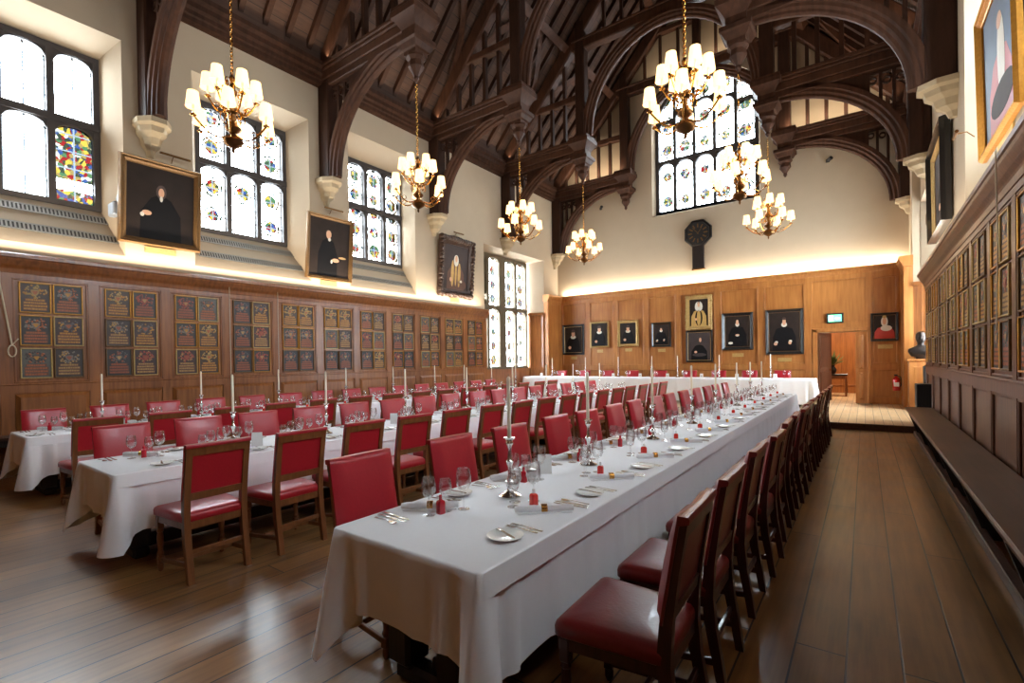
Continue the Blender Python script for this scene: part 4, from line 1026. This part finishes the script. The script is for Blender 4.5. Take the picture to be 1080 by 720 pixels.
# pedestal, bust, box, extinguisher
t = thing('pedestal', (1.22, 16.75, .128), 0, 'golden oak cabinet-like pedestal at the far right under the bust', 'pedestal')
MB().cbox(-.28, .34, -.2, .2, .05, 1.28, .01).build('case', 'oak_lit', t); MB().cbox(-.32, .38, -.24, .24, 1.28, 1.34, .015).build('top', 'oak_lit', t); MB().cbox(-.3, .36, -.22, .22, 0, .1, .01).build('plinth', 'oak_lit', t)
b = MB(); frustum(b, 'Y', -.2, -1, -.18, .24, .2, 1.15, .015, .03); b.build('door_panel', 'oak_lit', t, smooth=False)
t = thing('bust', (1.2, 16.72, 1.468), 0, 'dark bronze bust of a person on the oak pedestal', 'bust')
b = MB(); rings = []
for z, hx, hy, r, ox in ((0, .1, .09, .05, 0), (.05, .11, .1, .05, 0), (.08, .2, .12, .08, 0), (.2, .27, .14, .1, 0), (.28, .25, .13, .1, 0), (.33, .15, .1, .08, 0), (.37, .08, .075, .07, 0), (.42, .07, .07, .065, -.01), (.45, .08, .085, .07, -.015), (.5, .1, .11, .09, -.02), (.57, .11, .12, .1, -.02), (.64, .105, .115, .1, -.02), (.7, .08, .09, .075, -.015), (.73, .03, .035, .028, -.01)):
    rings.append([(x, y+ox, z) for x, y in rr(hx, hy, r, 4)])
b.loft(rings); b.lathe([(0, -.035), (.02, -.02), (.014, .03), (0, .04)], 8, (0, -.145, .55)); b.ellipse(-.045, -.13, .59, .02, .01, 8, th=.008); b.ellipse(.045, -.13, .59, .02, .01, 8, th=.008); b.ellipse(0, -.13, .49, .035, .008, 8, th=.008)
b.build('head_and_shoulders', 'bronze', t)
t = thing('speaker_cabinet', (1.0, 13.25, 0), 0, 'plain black cabinet standing at the far end of the right bench', 'cabinet')
MB().cbox(-.14, .2, -.2, .2, .128, .98, .012).build('case', 'black', t); MB().cbox(-.12, .18, -.2, .18, 0, .14, .005).build('plinth', 'black', t)
t = thing('loudspeaker', (1.17, 14.5, .128), 0, 'narrow black loudspeaker column behind the black cabinet at far right', 'loudspeaker')
MB().cbox(-.09, .09, -.08, .08, 0, 1.2, .01).build('column', 'black', t); MB().cbox(-.07, .07, -.09, -.075, .1, 1.12, .004).build('speaker_cloth', 'slot', t)
t = thing('fire_extinguisher', (.74, 18.02, .55), 0, 'red fire extinguisher hung on the far panelling beside the pedestal', 'fire extinguisher')
MB().lathe([(0, 0), (.08, .0), (.09, .02), (.09, .3), (.07, .36), (.03, .39), (.03, .42), (0, .42)], 16).build('cylinder', 'red_enamel', t)
MB().tube([(.02, 0, .43), (.1, -.02, .4), (.12, -.03, .25), (.1, -.03, .12)], .012, 6).build('hose', 'black', t); MB().cbox(-.05, .03, -.02, .02, .42, .47, .006).build('valve_handle', 'black', t)
MB().cbox(-.06, .06, -.094, -.06, .12, .24, .003).build('label', 'card', t)
MB().cbox(-.03, .03, .06, .14, .25, .29, .003).build('wall_bracket', 'iron', t)

# ------------------------------------------------------------------ tables
def linen(x0, x1, y0, y1, zt, zb, label, tuck=None, corner=.2, crease=.37, seed=1, name='tablecloth', front=0, tk=.24):
    """tuck: side ('L' or None) whose hang is pushed in by the chairs"""
    rnd = random.Random(seed); t = thing(name, ((x0+x1)/2, y0, zb), 0, label, 'tablecloth', 'white tablecloths')
    cx, cy, cz = t.location
    r = .02; P_ = []   # perimeter: (x, y, nx, ny, dist to nearest corner, crease phase)
    def side(ax, ay, bx, by, nx, ny, L_):
        us = [k*.02/L_ for k in range(15)]; n_ = max(1, int((L_-.6)/.05)); us += [(.3+(L_-.6)*k/n_)/L_ for k in range(n_)]; us += [(L_-.3+k*.02)/L_ for k in range(15)]
        for u in us:
            d0 = min(u, 1-u)*L_; P_.append((ax+(bx-ax)*u, ay+(by-ay)*u, nx, ny, d0, u*L_))
    def cnr(px, py, a0):
        for k in range(6):
            a = a0+PI/2*k/6; P_.append((px+r*math.cos(a), py+r*math.sin(a), math.cos(a), math.sin(a), 0, 0))
    side(x0+r, y0, x1-r, y0, 0, -1, x1-x0-2*r); cnr(x1-r, y0+r, -PI/2)
    side(x1, y0+r, x1, y1-r, 1, 0, y1-y0-2*r); cnr(x1-r, y1-r, 0)
    side(x1-r, y1, x0+r, y1, 0, 1, x1-x0-2*r); cnr(x0+r, y1-r, PI/2)
    side(x0, y1-r, x0, y0+r, -1, 0, y1-y0-2*r); cnr(x0+r, y0+r, PI)
    K = 12; rings = []
    ph = rnd.uniform(0, 6)
    for k in range(K+1):
        t_ = k/K; ring = []
        for (x, y, nx, ny, dc, s_) in P_:
            w_ = math.exp(-(dc/.1)**2); w2 = max(0, 1-dc/.17)
            drop = (zt-zb)*(1+.018*math.sin(s_*1.7+ph)) + corner*w2 - (front*(1-w2) if ny < -.9 else 0)
            out = t_**.8*(.010+.010*math.sin(s_*2.3+ph)*(1-w_)) + t_*.1*max(0, 1-dc/.1) - .05*t_*max(0, 1-abs(dc-.12)/.06) + .02*t_*max(0, 1-abs(dc-.2)/.05)
            cr_ = abs((s_/crease) % 1-.5); out += .02*max(0, 1-cr_/.13)*min(1, t_*4)*(dc > .2)
            out += .006*t_*math.sin(s_*9+ph*2)
            if tuck == 'L' and nx < -.9 and dc > .25: out -= tk*min(1, (dc-.25)/.25)*t_**.7
            ring.append((x+nx*out-cx, y+ny*out-cy, zt-drop*t_-cz-(0 if k else 0)))
        rings.append(ring)
    b = MB()
    top0 = [(p[0]*1.0, p[1], zt-cz) for p in rings[0]]
    # slightly rounded table edge
    e = []
    for (x, y, nx, ny, dc, s_), p in zip(P_, rings[0]): e.append((p[0]-nx*.008, p[1]-ny*.008, zt-cz+.004))
    rings[0] = [(p[0], p[1], p[2]-.004) for p in rings[0]]
    b.loft([e]+rings, False, False); n_ = len(P_)
    b.f.append(tuple(range(n_))); b.m.append(0)
    b.build('linen', 'cloth', t, ang=70)
    # second narrower cloth on top whose hem shows as a line below the edge
    b = MB(); rg = []
    for k in range(4):
        t_ = k/3; rg.append([(x+nx*(.009+.012*t_)-cx, y+ny*.006*(0 if ny < -.5 else 1)-cy, zt-cz+.002-.1*t_) for (x, y, nx, ny, dc, s_) in P_ if nx > .9])
    rg = [[r_[i] for r_ in rg] for i in range(len(rg[0]))]
    vs = [p for r_ in rg for p in r_]; fs = []
    for i in range(len(rg)-1):
        for k in range(3): fs.append((i*4+k, i*4+k+1, (i+1)*4+k+1, (i+1)*4+k))
    b.add(vs, fs); b.build('overlay_hem', 'cloth', t, ang=70)
    return t
def trestle(x0, x1, y0, y1, zt, label, z0=0):
    t = thing('banquet_table', ((x0+x1)/2, y0, z0), 0, label, 'table', 'long banquet tables'); w_ = (x1-x0)/2; L_ = y1-y0; H_ = zt-z0
    MB().cbox(-w_+.01, w_-.01, .01, L_-.01, H_-.05, H_-.012, .006).build('tabletop', 'black_wood', t)
    along = L_ > 2*w_
    n_ = max(2, int(round((L_ if along else 2*w_)/2.3)))
    for k in range(n_+1):
        if along:
            y = .24+(L_-.48)*k/n_; b = MB()
            for c_ in (-.2, .14): b.cbox(c_-.08, c_+.08, y-.08, y+.08, .08, H_-.13, .02)
            b.cbox(-w_*.5, w_*.5, y-.06, y+.06, 0, .09, .02); b.cbox(-w_*.85, w_*.85, y-.05, y+.05, H_-.13, H_-.05, .01)
            b.build('leg', 'black_wood', t)
        else:
            x = -w_+.42+(2*w_-.84)*k/n_; b = MB()
            b.cbox(x-.11, x+.11, L_/2-.09, L_/2+.09, .08, H_-.13, .02); b.cbox(x-.06, x+.06, .1, L_-.1, 0, .09, .02); b.cbox(x-.05, x+.05, .06, L_-.06, H_-.13, H_-.05, .01); b.build('leg', 'black_wood', t)
    if along: MB().cbox(-.04, .04, .24, L_-.24, .02, .14, .01).build('stretcher', 'black_wood', t)
    else: MB().cbox(-w_+.42, w_-.42, L_/2-.04, L_/2+.04, .2, .34, .01).build('stretcher', 'black_wood', t)
TB = {'right': (-2.19, -1.22, 1.44, 12.3), 'middle': (-5.62, -4.63, 1.19, 12.3), 'left': (-9.0, -8.04, 1.25, 12.3)}
for nm, (x0, x1, y0, y1) in TB.items():
    trestle(x0, x1, y0, y1, .76, 'dark trestle table under the white cloth of the %s long table' % nm)
    linen(x0, x1, y0, y1, .765, .27 if nm == 'right' else .3, 'white linen cloth draped over the %s long banquet table' % nm, 'L', .13, seed=len(nm), front=.12, tk={'right': .26, 'middle': .3, 'left': .42}[nm])
HT = (-11.1, -1.15, 16.0, 16.85)
trestle(*HT, .93, 'dark trestle high table on the dais under its cloth', .128)
linen(*HT, .935, .2, 'white cloth draped over the high table on the dais', None, .02, seed=3)

# ------------------------------------------------------------------ chairs
def chair(frame, lea):
    t = thing('dining_chair')
    def sec(x, y, z, hx, hy): return [(x-hx, y-hy, z), (x+hx, y-hy, z), (x+hx, y+hy, z), (x-hx, y+hy, z)]
    for s in (-1, 1):
        y = s*.205
        b = MB(); b.loft([sec(a, y, z, h, .022) for a, z, h in ((-.285, 0, .02), (-.262, .15, .022), (-.235, .3, .025), (-.222, .45, .027), (-.232, .6, .024), (-.262, .8, .021), (-.3, 1.0, .018))]); b.build('rear_leg', frame, t)
        b = MB(); yf = s*.225
        b.cbox(.19-.022, .19+.022, yf-.022, yf+.022, .33, .43, .004)
        b.lathe([(.018, .12), (.024, .14), (.016, .16), (.02, .2), (.023, .26), (.018, .3), (.024, .31), (.02, .33)], 10, (.19, yf, 0))
        b.cbox(.19-.022, .19+.022, yf-.022, yf+.022, .06, .12, .004); b.lathe([(.014, 0), (.022, .02), (.022, .05), (.016, .06)], 10, (.19, yf, 0))
        b.build('front_leg', frame, t)
        b = MB(); b.beam((-.25, y, .13), (.17, yf, .09), .022, .034, c=.004); b.build('stretcher', frame, t, smooth=False)
    b = MB(); b.cbox(-.05, -.03+.0, -.21, .21, .1, .135, .004); b.cbox(-.25, -.23, -.185, .185, .2, .235, .004); b.build('cross_stretcher', frame, t, smooth=False)
    b = MB(); hw = .235
    b.loft([[(-.235, -.21, z), (.215, -.245, z), (.215, .245, z), (-.235, .21, z)] for z in (.385, .44)]); b.build('seat_rail', frame, t, smooth=False)
    # seat cushion
    b = MB(); rings = []
    for z, k in ((.438, .97), (.445, 1), (.478, 1.005), (.495, .985), (.506, .93), (.513, .8), (.518, .5), (.519, .1)):
        rings.append([(x*k-.002, y*k*(1+.16*(x+.24)/.48)*.93, z) for x, y in rr(.235, .243, .03, 3)])
    b.loft(rings); b.build('seat', lea, t, ang=50)
    # back: wood rails and rear leather, padded leather front wrapped over the top
    def px(z): return -.222-(z-.45)*.02 if z < .6 else -.232-(z-.6)*.17
    b = MB()
    b.loft([[(px(z)-.016, -.19, z), (px(z)+.008, -.19, z), (px(z)+.008, .19, z), (px(z)-.016, .19, z)] for z in (.6, .655)]); b.build('lower_rail', frame, t, smooth=False)
    b = MB()
    b.loft([[(px(z)-.018, -.19, z), (px(z)+.008, -.19, z), (px(z)+.008, .19, z), (px(z)-.018, .19, z)] for z in (.935, 1.0)]); b.build('top_rail', frame, t, smooth=False)
    b = MB()
    b.loft([[(px(z)-.006, -.19, z), (px(z)+.008, -.19, z), (px(z)+.008, .19, z), (px(z)-.006, .19, z)] for z in (.65, .94)]); b.build('back_panel', lea, t, smooth=False)
    b = MB(); rings = []
    HH = [(.6, .0), (.61, .02), (.63, .034), (.7, .042), (.82, .044), (.93, .04), (.985, .034), (.995, .034), (1.012, .028), (1.022, .008)]
    n_ = 10; front = []; back = []
    for z, th in HH:
        rf, rb_ = [], []
        for k in range(n_+1):
            v = -1+2*k/n_; y = v*.232; e = (1-abs(v)**8)
            curve = -.035*(1-v*v)*(z-.6)/.4
            rf.append((px(z)+.022+max(0, th)*e+curve*.6, y, z)); rb_.append((px(z)+.01-(.034 if z > .99 else 0)+(.008 if z > 1.015 else 0), y, z))
        rings.append(rf+rb_[::-1])
    b.loft(rings); b.build('back_pad', lea, t, ang=50)
    b = MB()
    for o_ in (-.012, .012): b.tube([(px(1.02)+.006+o_-.012*(1-(k/5-1)**2), -.225+.045*k, 1.0215) for k in range(11)], .0022, 4)
    b.build('piping', 'piping', t)
    return t
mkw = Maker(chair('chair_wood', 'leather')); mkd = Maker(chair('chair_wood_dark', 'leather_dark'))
rc = random.Random(11)
def row(mk, x, ys, rz, side, tbl, grp, z=0):
    for i, y in enumerate(ys):
        mk((x+rc.uniform(-.02, .02), y+rc.uniform(-.012, .012), z), rz+rc.uniform(-.035, .035), 'red leather dining chair, %s from the near end, %s side of the %s long table' % (ORD[i], side, tbl), grp, 'chair')
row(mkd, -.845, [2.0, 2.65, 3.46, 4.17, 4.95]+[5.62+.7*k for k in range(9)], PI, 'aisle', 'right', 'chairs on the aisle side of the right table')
row(mkw, -2.29, [1.93, 2.73, 3.46, 4.31, 4.95, 5.7, 6.45, 7.2, 7.95, 8.7, 9.45, 10.2, 10.95, 11.7], 0, 'left', 'right', 'chairs on the left side of the right table')
row(mkw, -4.27, [1.66+.672*k for k in range(16)], PI, 'right', 'middle', 'chairs on the right side of the middle table')
row(mkw, -5.68, [1.6+.68*k for k in range(16)], 0, 'left', 'middle', 'chairs on the left side of the middle table')
row(mkw, -7.4, [1.7+.715*k for k in range(15)], PI, 'right', 'left', 'chairs on the right side of the left table')
row(mkw, -8.98, [1.62+.715*k for k in range(15)], 0, 'wall', 'left', 'chairs on the wall side of the left table')
for i, x in enumerate((-10.1, -9.05, -8.05, -7.05, -6.0, -4.95, -4.0, -3.05, -2.1)):
    mkw((x, 17.12, .128), -PI/2, 'red leather dining chair behind the high table, %s from the left' % ORD[i], 'chairs behind the high table', 'chair')

# ------------------------------------------------------------------ table settings
def goblet(h, rb_, name):
    t = thing(name); fh = h*.42
    MB().lathe([(0, .003), (.034, .0), (.034, .002), (.006, .008), (.004, .02), (.004, fh), (.01, fh+.006), (rb_*.7, fh+.02), (rb_, fh+(h-fh)*.4), (rb_*.96, fh+(h-fh)*.7), (rb_*.8, h), (rb_*.76, h), (rb_*.92, fh+(h-fh)*.7), (rb_*.96, fh+(h-fh)*.4), (rb_*.66, fh+.024), (0, fh+.012)], 18).build('glass_body', 'glass', t)
    return t
G1, G2, G3 = Maker(goblet(.23, .044, 'wine_glass')), Maker(goblet(.205, .04, 'wine_glass')), Maker(goblet(.18, .036, 'water_glass'))
def lathe_thing(name, part, prof, mat, n=20):
    t = thing(name); MB().lathe(prof, n).build(part, mat, t); return t
PL = thing('side_plate'); MB().lathe([(0, .004), (.045, .004), (.05, 0), (.052, .004), (.085, .015), (.087, .018), (.08, .017), (.055, .008), (0, .007)], 26).build('dish', 'porcelain', PL); PLm = Maker(PL)
NP = thing('rolled_napkin'); b = MB()
b.lathe([(0, -.165), (.016, -.16), (.021, -.13), (.019, -.03), (.019, .03), (.021, .13), (.016, .16), (0, .165)], 12, (0, 0, .021), 'X'); b.box(-.15, .15, -.03, -.005, .0, .008); b.build('linen', 'cloth', NP)
b = MB(); b.lathe([(.0215, -.017), (.0235, -.015), (.0235, .015), (.0215, .017)], 14, (0, 0, .022), 'X'); b.build('napkin_ring', 'brass', NP); NPm = Maker(NP)
def bottle(mat):
    t = thing('miniature_bottle'); b = MB(); b.loft([[(x, y, z) for x, y in rr(h, h, h*.35, 2)] for h, z in ((.019, 0), (.02, .003), (.02, .06), (.017, .07), (.008, .076))]); b.build('bottle_body', mat, t)
    MB().lathe([(.009, .075), (.009, .1), (.007, .102), (0, .102)], 10).build('cap', 'card' if mat == 'orange_liquid' else mat, t); return t
BR, BO = Maker(bottle('red_liquid')), Maker(bottle('orange_liquid'))
def knife(L_=.22):
    t = thing('table_knife'); b = MB(); b.loft([[(x, y*h, z) for x_, y, z in ((0, -1, .001), (0, 1, .001), (0, 1, .001+th), (0, -1, .001+th))] for x, h, th in ((-L_/2, .004, .003), (-L_/2+.01, .006, .006), (-.02, .005, .006), (0, .006, .004), (.03, .009, .0015), (L_/2-.02, .009, .001), (L_/2, .002, .001))]); b.build('blade_and_handle', 'steel', t); return t
def fork(L_=.19):
    t = thing('table_fork'); b = MB(); b.loft([[(x, y*h, z+dz) for x_, y, z in ((0, -1, .001), (0, 1, .001), (0, 1, .003), (0, -1, .003))] for x, h, dz in ((-L_/2, .008, 0), (-L_/2+.02, .006, 0), (0, .0025, .004), (L_/2-.07, .003, .006), (L_/2-.055, .011, .004), (L_/2-.045, .012, .002))])
    for k in range(4):
        y = -.0105+.007*k; b.beam((L_/2-.048, y, .004), (L_/2, y, .005), .003, .002)
    b.build('tines_and_handle', 'steel', t); return t
def spoon(L_=.18):
    t = thing('dessert_spoon'); b = MB(); b.loft([[(x, y*h, z+dz) for x_, y, z in ((0, -1, .001), (0, 1, .001), (0, 1, .003), (0, -1, .003))] for x, h, dz in ((-L_/2, .007, 0), (-L_/2+.02, .005, 0), (0, .0025, .004), (L_/2-.06, .003, .006), (L_/2-.045, .014, .003), (L_/2-.025, .018, .001), (L_/2-.008, .012, .002), (L_/2, .003, .004))]); b.build('bowl_and_handle', 'steel', t); return t
KN, FK, SP, BK = Maker(knife()), Maker(fork()), Maker(spoon()), Maker(knife(.16)); BK.p.name = 'butter_knife'
CN = thing('candlestick')
MB().lathe([(0, 0), (.068, 0), (.07, .008), (.055, .02), (.03, .03), (.016, .05), (.014, .07), (.026, .08), (.03, .095), (.018, .11), (.012, .13), (.012, .18), (.02, .2), (.024, .215), (.013, .23), (.011, .29), (.016, .31), (.024, .325), (.018, .34), (.034, .352), (.036, .36), (.014, .362), (.014, .35), (0, .35)], 16).build('stick', 'silver', CN)
cw = MB().lathe([(.0125, .352), (.0115, .72), (.006, .732), (0, .733)], 10).build('candle', 'wax', CN); MB().lathe([(.0015, .73), (.001, .745), (0, .746)], 5).build('wick', 'wick', cw); CNm = Maker(CN)
CD = thing('menu_card'); b = MB(); b.mi = 0
b.add([(-.05,-.02,0),(.05,-.02,0),(.05,0,.14),(-.05,0,.14),(.05,.02,0),(-.05,.02,0)], [(0,1,2,3),(3,2,4,5)]); b.mi = 1
for z in (.05, .07): 
    y = -.02+.02*z/.14-.001; b.add([(-.02,y,z),(.02,y,z),(.02,y+.0014,z+.01),(-.02,y+.0014,z+.01)], [(0,1,2,3)])
b.build('folded_card', ['card', 'ink'], CD, smooth=False); CDm = Maker(CD)
CE = thing('menu_card'); MB().add([(-.05,-.02,0),(.05,-.02,0),(.05,0,.14),(-.05,0,.14),(.05,.02,0),(-.05,.02,0)], [(0,1,2,3),(3,2,4,5)]).build('folded_card', 'card', CE, smooth=False); CEm = Maker(CE)

def setting(cx, edge, s, y, z, i, tbl, side, rz=0, orange=True):
    """one place: s=+1 diner sits on the +x side; edge = x of the table edge; local v runs along the table"""
    where = '%s place, %s side of %s table' % (ORD[i], side, tbl)
    X = lambda d_: edge-s*d_; j = lambda a=.008: rc.uniform(-a, a)
    near = -1 if s > 0 else 1   # diner's left hand
    yy = lambda v: y-near*v*-1 if False else y+v
    sg = lambda v: v if s > 0 else v
    pz = z+.0045
    PLm((X(.15)+j(), y-.4+j(), pz) if s > 0 else (X(.13)+j(), y+.3+j(), pz), 0, 'white side plate, '+where, 'side plates', 'plate')
    px_, py_ = (X(.15), y-.4) if s > 0 else (X(.13), y+.3)
    BK((px_, py_, pz+.018), rc.uniform(-.5, .1)+(0 if s > 0 else PI), 'butter knife resting on side plate, '+where, 'butter knives', 'knife')
    a = PI if s > 0 else 0   # handles towards the diner
    f0, k0 = (y-.24, y+.2) if s > 0 else (y+.17, y-.2)
    d1 = .025 if s > 0 else -.025
    FK((X(.14), f0, pz), a+j(.05), 'inner table fork, '+where, 'table forks', 'fork'); FK((X(.15), f0-d1*1.3, pz), a+j(.05), 'outer table fork, '+where, 'table forks', 'fork')
    KN((X(.14), k0, pz), a+j(.05), 'inner table knife, '+where, 'table knives', 'knife'); KN((X(.15), k0+d1*1.3, pz), a+j(.05), 'outer table knife, '+where, 'table knives', 'knife')
    SP((X(.15), k0+d1*3, pz), a+j(.06), 'dessert spoon, '+where, 'dessert spoons', 'spoon')
    NPm((X(.2), y+(.02 if s > 0 else 0), pz), (.72 if s > 0 else -.5 + 1.2)+j(.08), 'rolled white napkin in gold ring, '+where, 'rolled napkins', 'napkin')
    (BO if s > 0 else BR)((X(.31)+j(), y+(.07 if s > 0 else -.02)+j(), pz), j(.4), 'miniature red bottle, '+where, 'miniature bottles', 'bottle')
    gx = [(.37, .16), (.44, .09), (.4, .0)] if s > 0 else [(.36, .1), (.28, -.09), (.3, .02)]
    for mk_, (dx, dv), nm in zip((G1, G2, G3), gx, ('large wine glass, ', 'small wine glass, ', 'water glass, ')):
        mk_((X(dx)+j(), y+dv+j(), pz), 0, nm+where, nm[:-2]+' set', 'glass')
for nm, (x0, x1, y0, y1) in TB.items():
    ys = [2.21+.865*k for k in range(12)] if nm == 'right' else ([1.95+.8*k for k in range(13)] if nm == 'middle' else [1.75+.8*k for k in range(13)])
    for i, y in enumerate(ys):
        if y < y1-.25: setting(0, x1, 1, y, .765, i, nm, 'right')
    ysl = [1.93+.8*k for k in range(13)] if nm == 'right' else ([1.6+.8*k for k in range(13)] if nm == 'middle' else [1.6+.8*k for k in range(13)])
    for i, y in enumerate(ysl):
        if y < y1-.45: setting(0, x0, -1, y, .765, i, nm, 'left')
cds = {'right': (-1.76, [2.38, 3.42, 4.85, 6.24, 7.45, 8.9, 10.1, 11.36]), 'middle': (-5.13, [2.28, 3.32, 4.54, 5.82, 7.06, 8.2, 9.3, 10.6]), 'left': (-8.53, [2.08, 3.32, 4.58, 5.98, 7.2, 8.5, 9.58, 10.74, 11.9])}
for nm, (x, ys) in cds.items():
    for i, y in enumerate(ys): CNm((x, y, .7695), rc.random(), 'silver candlestick with ivory candle, %s from the near end of %s table' % (ORD[i], nm), 'candlesticks', 'candlestick')
for i, x in enumerate((-9.98, -8.52, -7.2, -5.96, -5.08, -3.76, -2.3)): CNm((x, 16.42, .9395), 0, 'silver candlestick with tall candle on the high table, %s from the left' % ORD[i], 'candlesticks', 'candlestick')
for i, x in enumerate((-10.35, -9.39, -7.3, -6.3, -5.35, -4.25, -3.2, -2.15)): CDm((x, 16.2, .9395), rc.uniform(-.2, .2), 'white tent card on the high table, %s from the left' % ORD[i], 'menu cards', 'card')
for nm, pts in {'right': [(-1.9, 3.0), (-1.62, 6.9)], 'middle': [(-5.0, 2.45), (-5.15, 4.35), (-5.1, 6.1), (-5.1, 7.7), (-5.1, 9.6)], 'left': [(-8.55, 2.3), (-8.5, 3.7), (-8.5, 5.2), (-8.5, 6.6), (-8.5, 8.0), (-8.5, 9.9)]}.items():
    for i, (x, y) in enumerate(pts): CEm((x, y, .7695), rc.uniform(.2, .8), 'white folded menu card standing on %s table, %s from the near end' % (nm, ORD[i]), 'menu cards', 'card')
for i in range(9):
    x = -10.2+1.0*i
    for k, (mk_, dx, nmn) in enumerate(((G1, .0, 'large wine glass'), (G2, .12, 'small wine glass'))):
        mk_((x+.25+dx, 16.55, .9395), 0, '%s on the high table, %s place from the left' % (nmn, ORD[i]), nmn+' set', 'glass')
    PLm((x+.0, 16.65, .9395), 0, 'white side plate on the high table, %s from the left' % ORD[i], 'side plates', 'plate')

# ------------------------------------------------------------------ light
wd = bpy.data.worlds.new('sky'); S.world = wd; wd.use_nodes = True
bg = wd.node_tree.nodes['Background']; bg.inputs[0].default_value = (.86, .93, 1, 1); bg.inputs[1].default_value = SKY
def portal(x, y, z, rot, sx, sy):
    l = bpy.data.lights.new('window_portal', 'AREA'); l.shape = 'RECTANGLE'; l.size = sx; l.size_y = sy; l.cycles.is_portal = True
    o = bpy.data.objects.new('window_portal', l); C.objects.link(o); o.location = (x, y, z); o.rotation_euler = rot
for o in REAR+OPEN:
    cy = (o[4]+o[5])/2; z0 = 1.3 if o is OPEN[3] else o[6]
    portal(XL-.97, cy, (z0+o[7])/2, (0, -PI/2, 0), o[7]-z0, o[5]-o[4])
    portal(XR+.97, cy, (z0+o[7])/2, (0, PI/2, 0), o[7]-z0, o[5]-o[4])
portal((WX0+WX1)/2, YF+.52, (WZ0+WAP)/2, (-PI/2, 0, 0), WX1-WX0, WAP-WZ0)
def strip(x, y, z, rot, sx, sy, power, c=(1, .8, .55), name='cornice_strip_light'):
    l = bpy.data.lights.new(name, 'AREA'); l.shape = 'RECTANGLE'; l.size = sx; l.size_y = sy; l.energy = power; l.color = c
    o = bpy.data.objects.new(name, l); C.objects.link(o); o.location = (x, y, z); o.rotation_euler = rot
strip((XL+XR)/2, YF-.12, 4.31, (PI-.3, 0, 0), 11.4, .06, 110*UP, (1, .88, .7))
strip(XL+.2, 5.2, 3.4, (PI, .25, 0), .06, 15.4, 165*UP, (1, .88, .7))
strip(XR-.2, 5.6, 3.4, (PI, -.25, 0), .06, 16, 90*UP, (1, .88, .7))

# unseen fill lights added above the wall plates to brighten roof and gable
strip(XL+.4, 7.6, 8.95, (PI, .6, 0), .08, 20, RF, (1, .8, .58), 'roof_fill_light')
strip(XR-.4, 7.6, 8.95, (PI, -.6, 0), .08, 20, RF, (1, .8, .58), 'roof_fill_light')

for xx in (XC-3.9, XC+3.9): strip(xx, YF-.62, 8.9, (PI-.55, 0, 0), 2.2, .08, GB, (1, .82, .6), 'gable_fill_light')  # fill lights added to brighten the gable plaster between the studs
strip(XC, YF-.5, 12.12, (PI-.5, 0, 0), 3.4, .08, GB*.7, (1, .82, .6), 'gable_fill_light')  # added fill over the collar for the upper gable
# ------------------------------------------------------------------ camera
cam = bpy.data.cameras.new('camera'); co = bpy.data.objects.new('camera', cam); C.objects.link(co); S.camera = co
f_, yaw, pit, rol, cy_, cx_ = 511.5, .6289, -.0081, -.01535, 384., 540.
fw = Vector((-math.sin(yaw)*math.cos(pit), math.cos(yaw)*math.cos(pit), math.sin(pit)))
r0 = Vector((math.cos(yaw), math.sin(yaw), 0)); u0 = r0.cross(fw)
rv = r0*math.cos(rol)+u0*math.sin(rol); uv_ = u0*math.cos(rol)-r0*math.sin(rol)
mt = Matrix((rv, uv_, -fw)).transposed().to_4x4(); mt.translation = (0, 0, 1.6)
co.matrix_world = mt
cam.sensor_width = 36; cam.lens = f_*36/1080; cam.shift_y = (cy_-360)/1080; cam.shift_x = 0
cam.clip_start = .05; cam.clip_end = 200
S.view_settings.view_transform = 'Standard'; S.view_settings.look = 'None'; S.view_settings.exposure = EXPO; S.view_settings.gamma = 1
S.view_settings.use_curve_mapping = False
S.cycles.max_bounces = 10; S.cycles.diffuse_bounces = 4; S.cycles.glossy_bounces = 3; S.cycles.transparent_max_bounces = 16
S.cycles.sample_clamp_indirect = 6; S.cycles.use_denoising = True; S.cycles.caustics_reflective = False; S.cycles.caustics_refractive = False
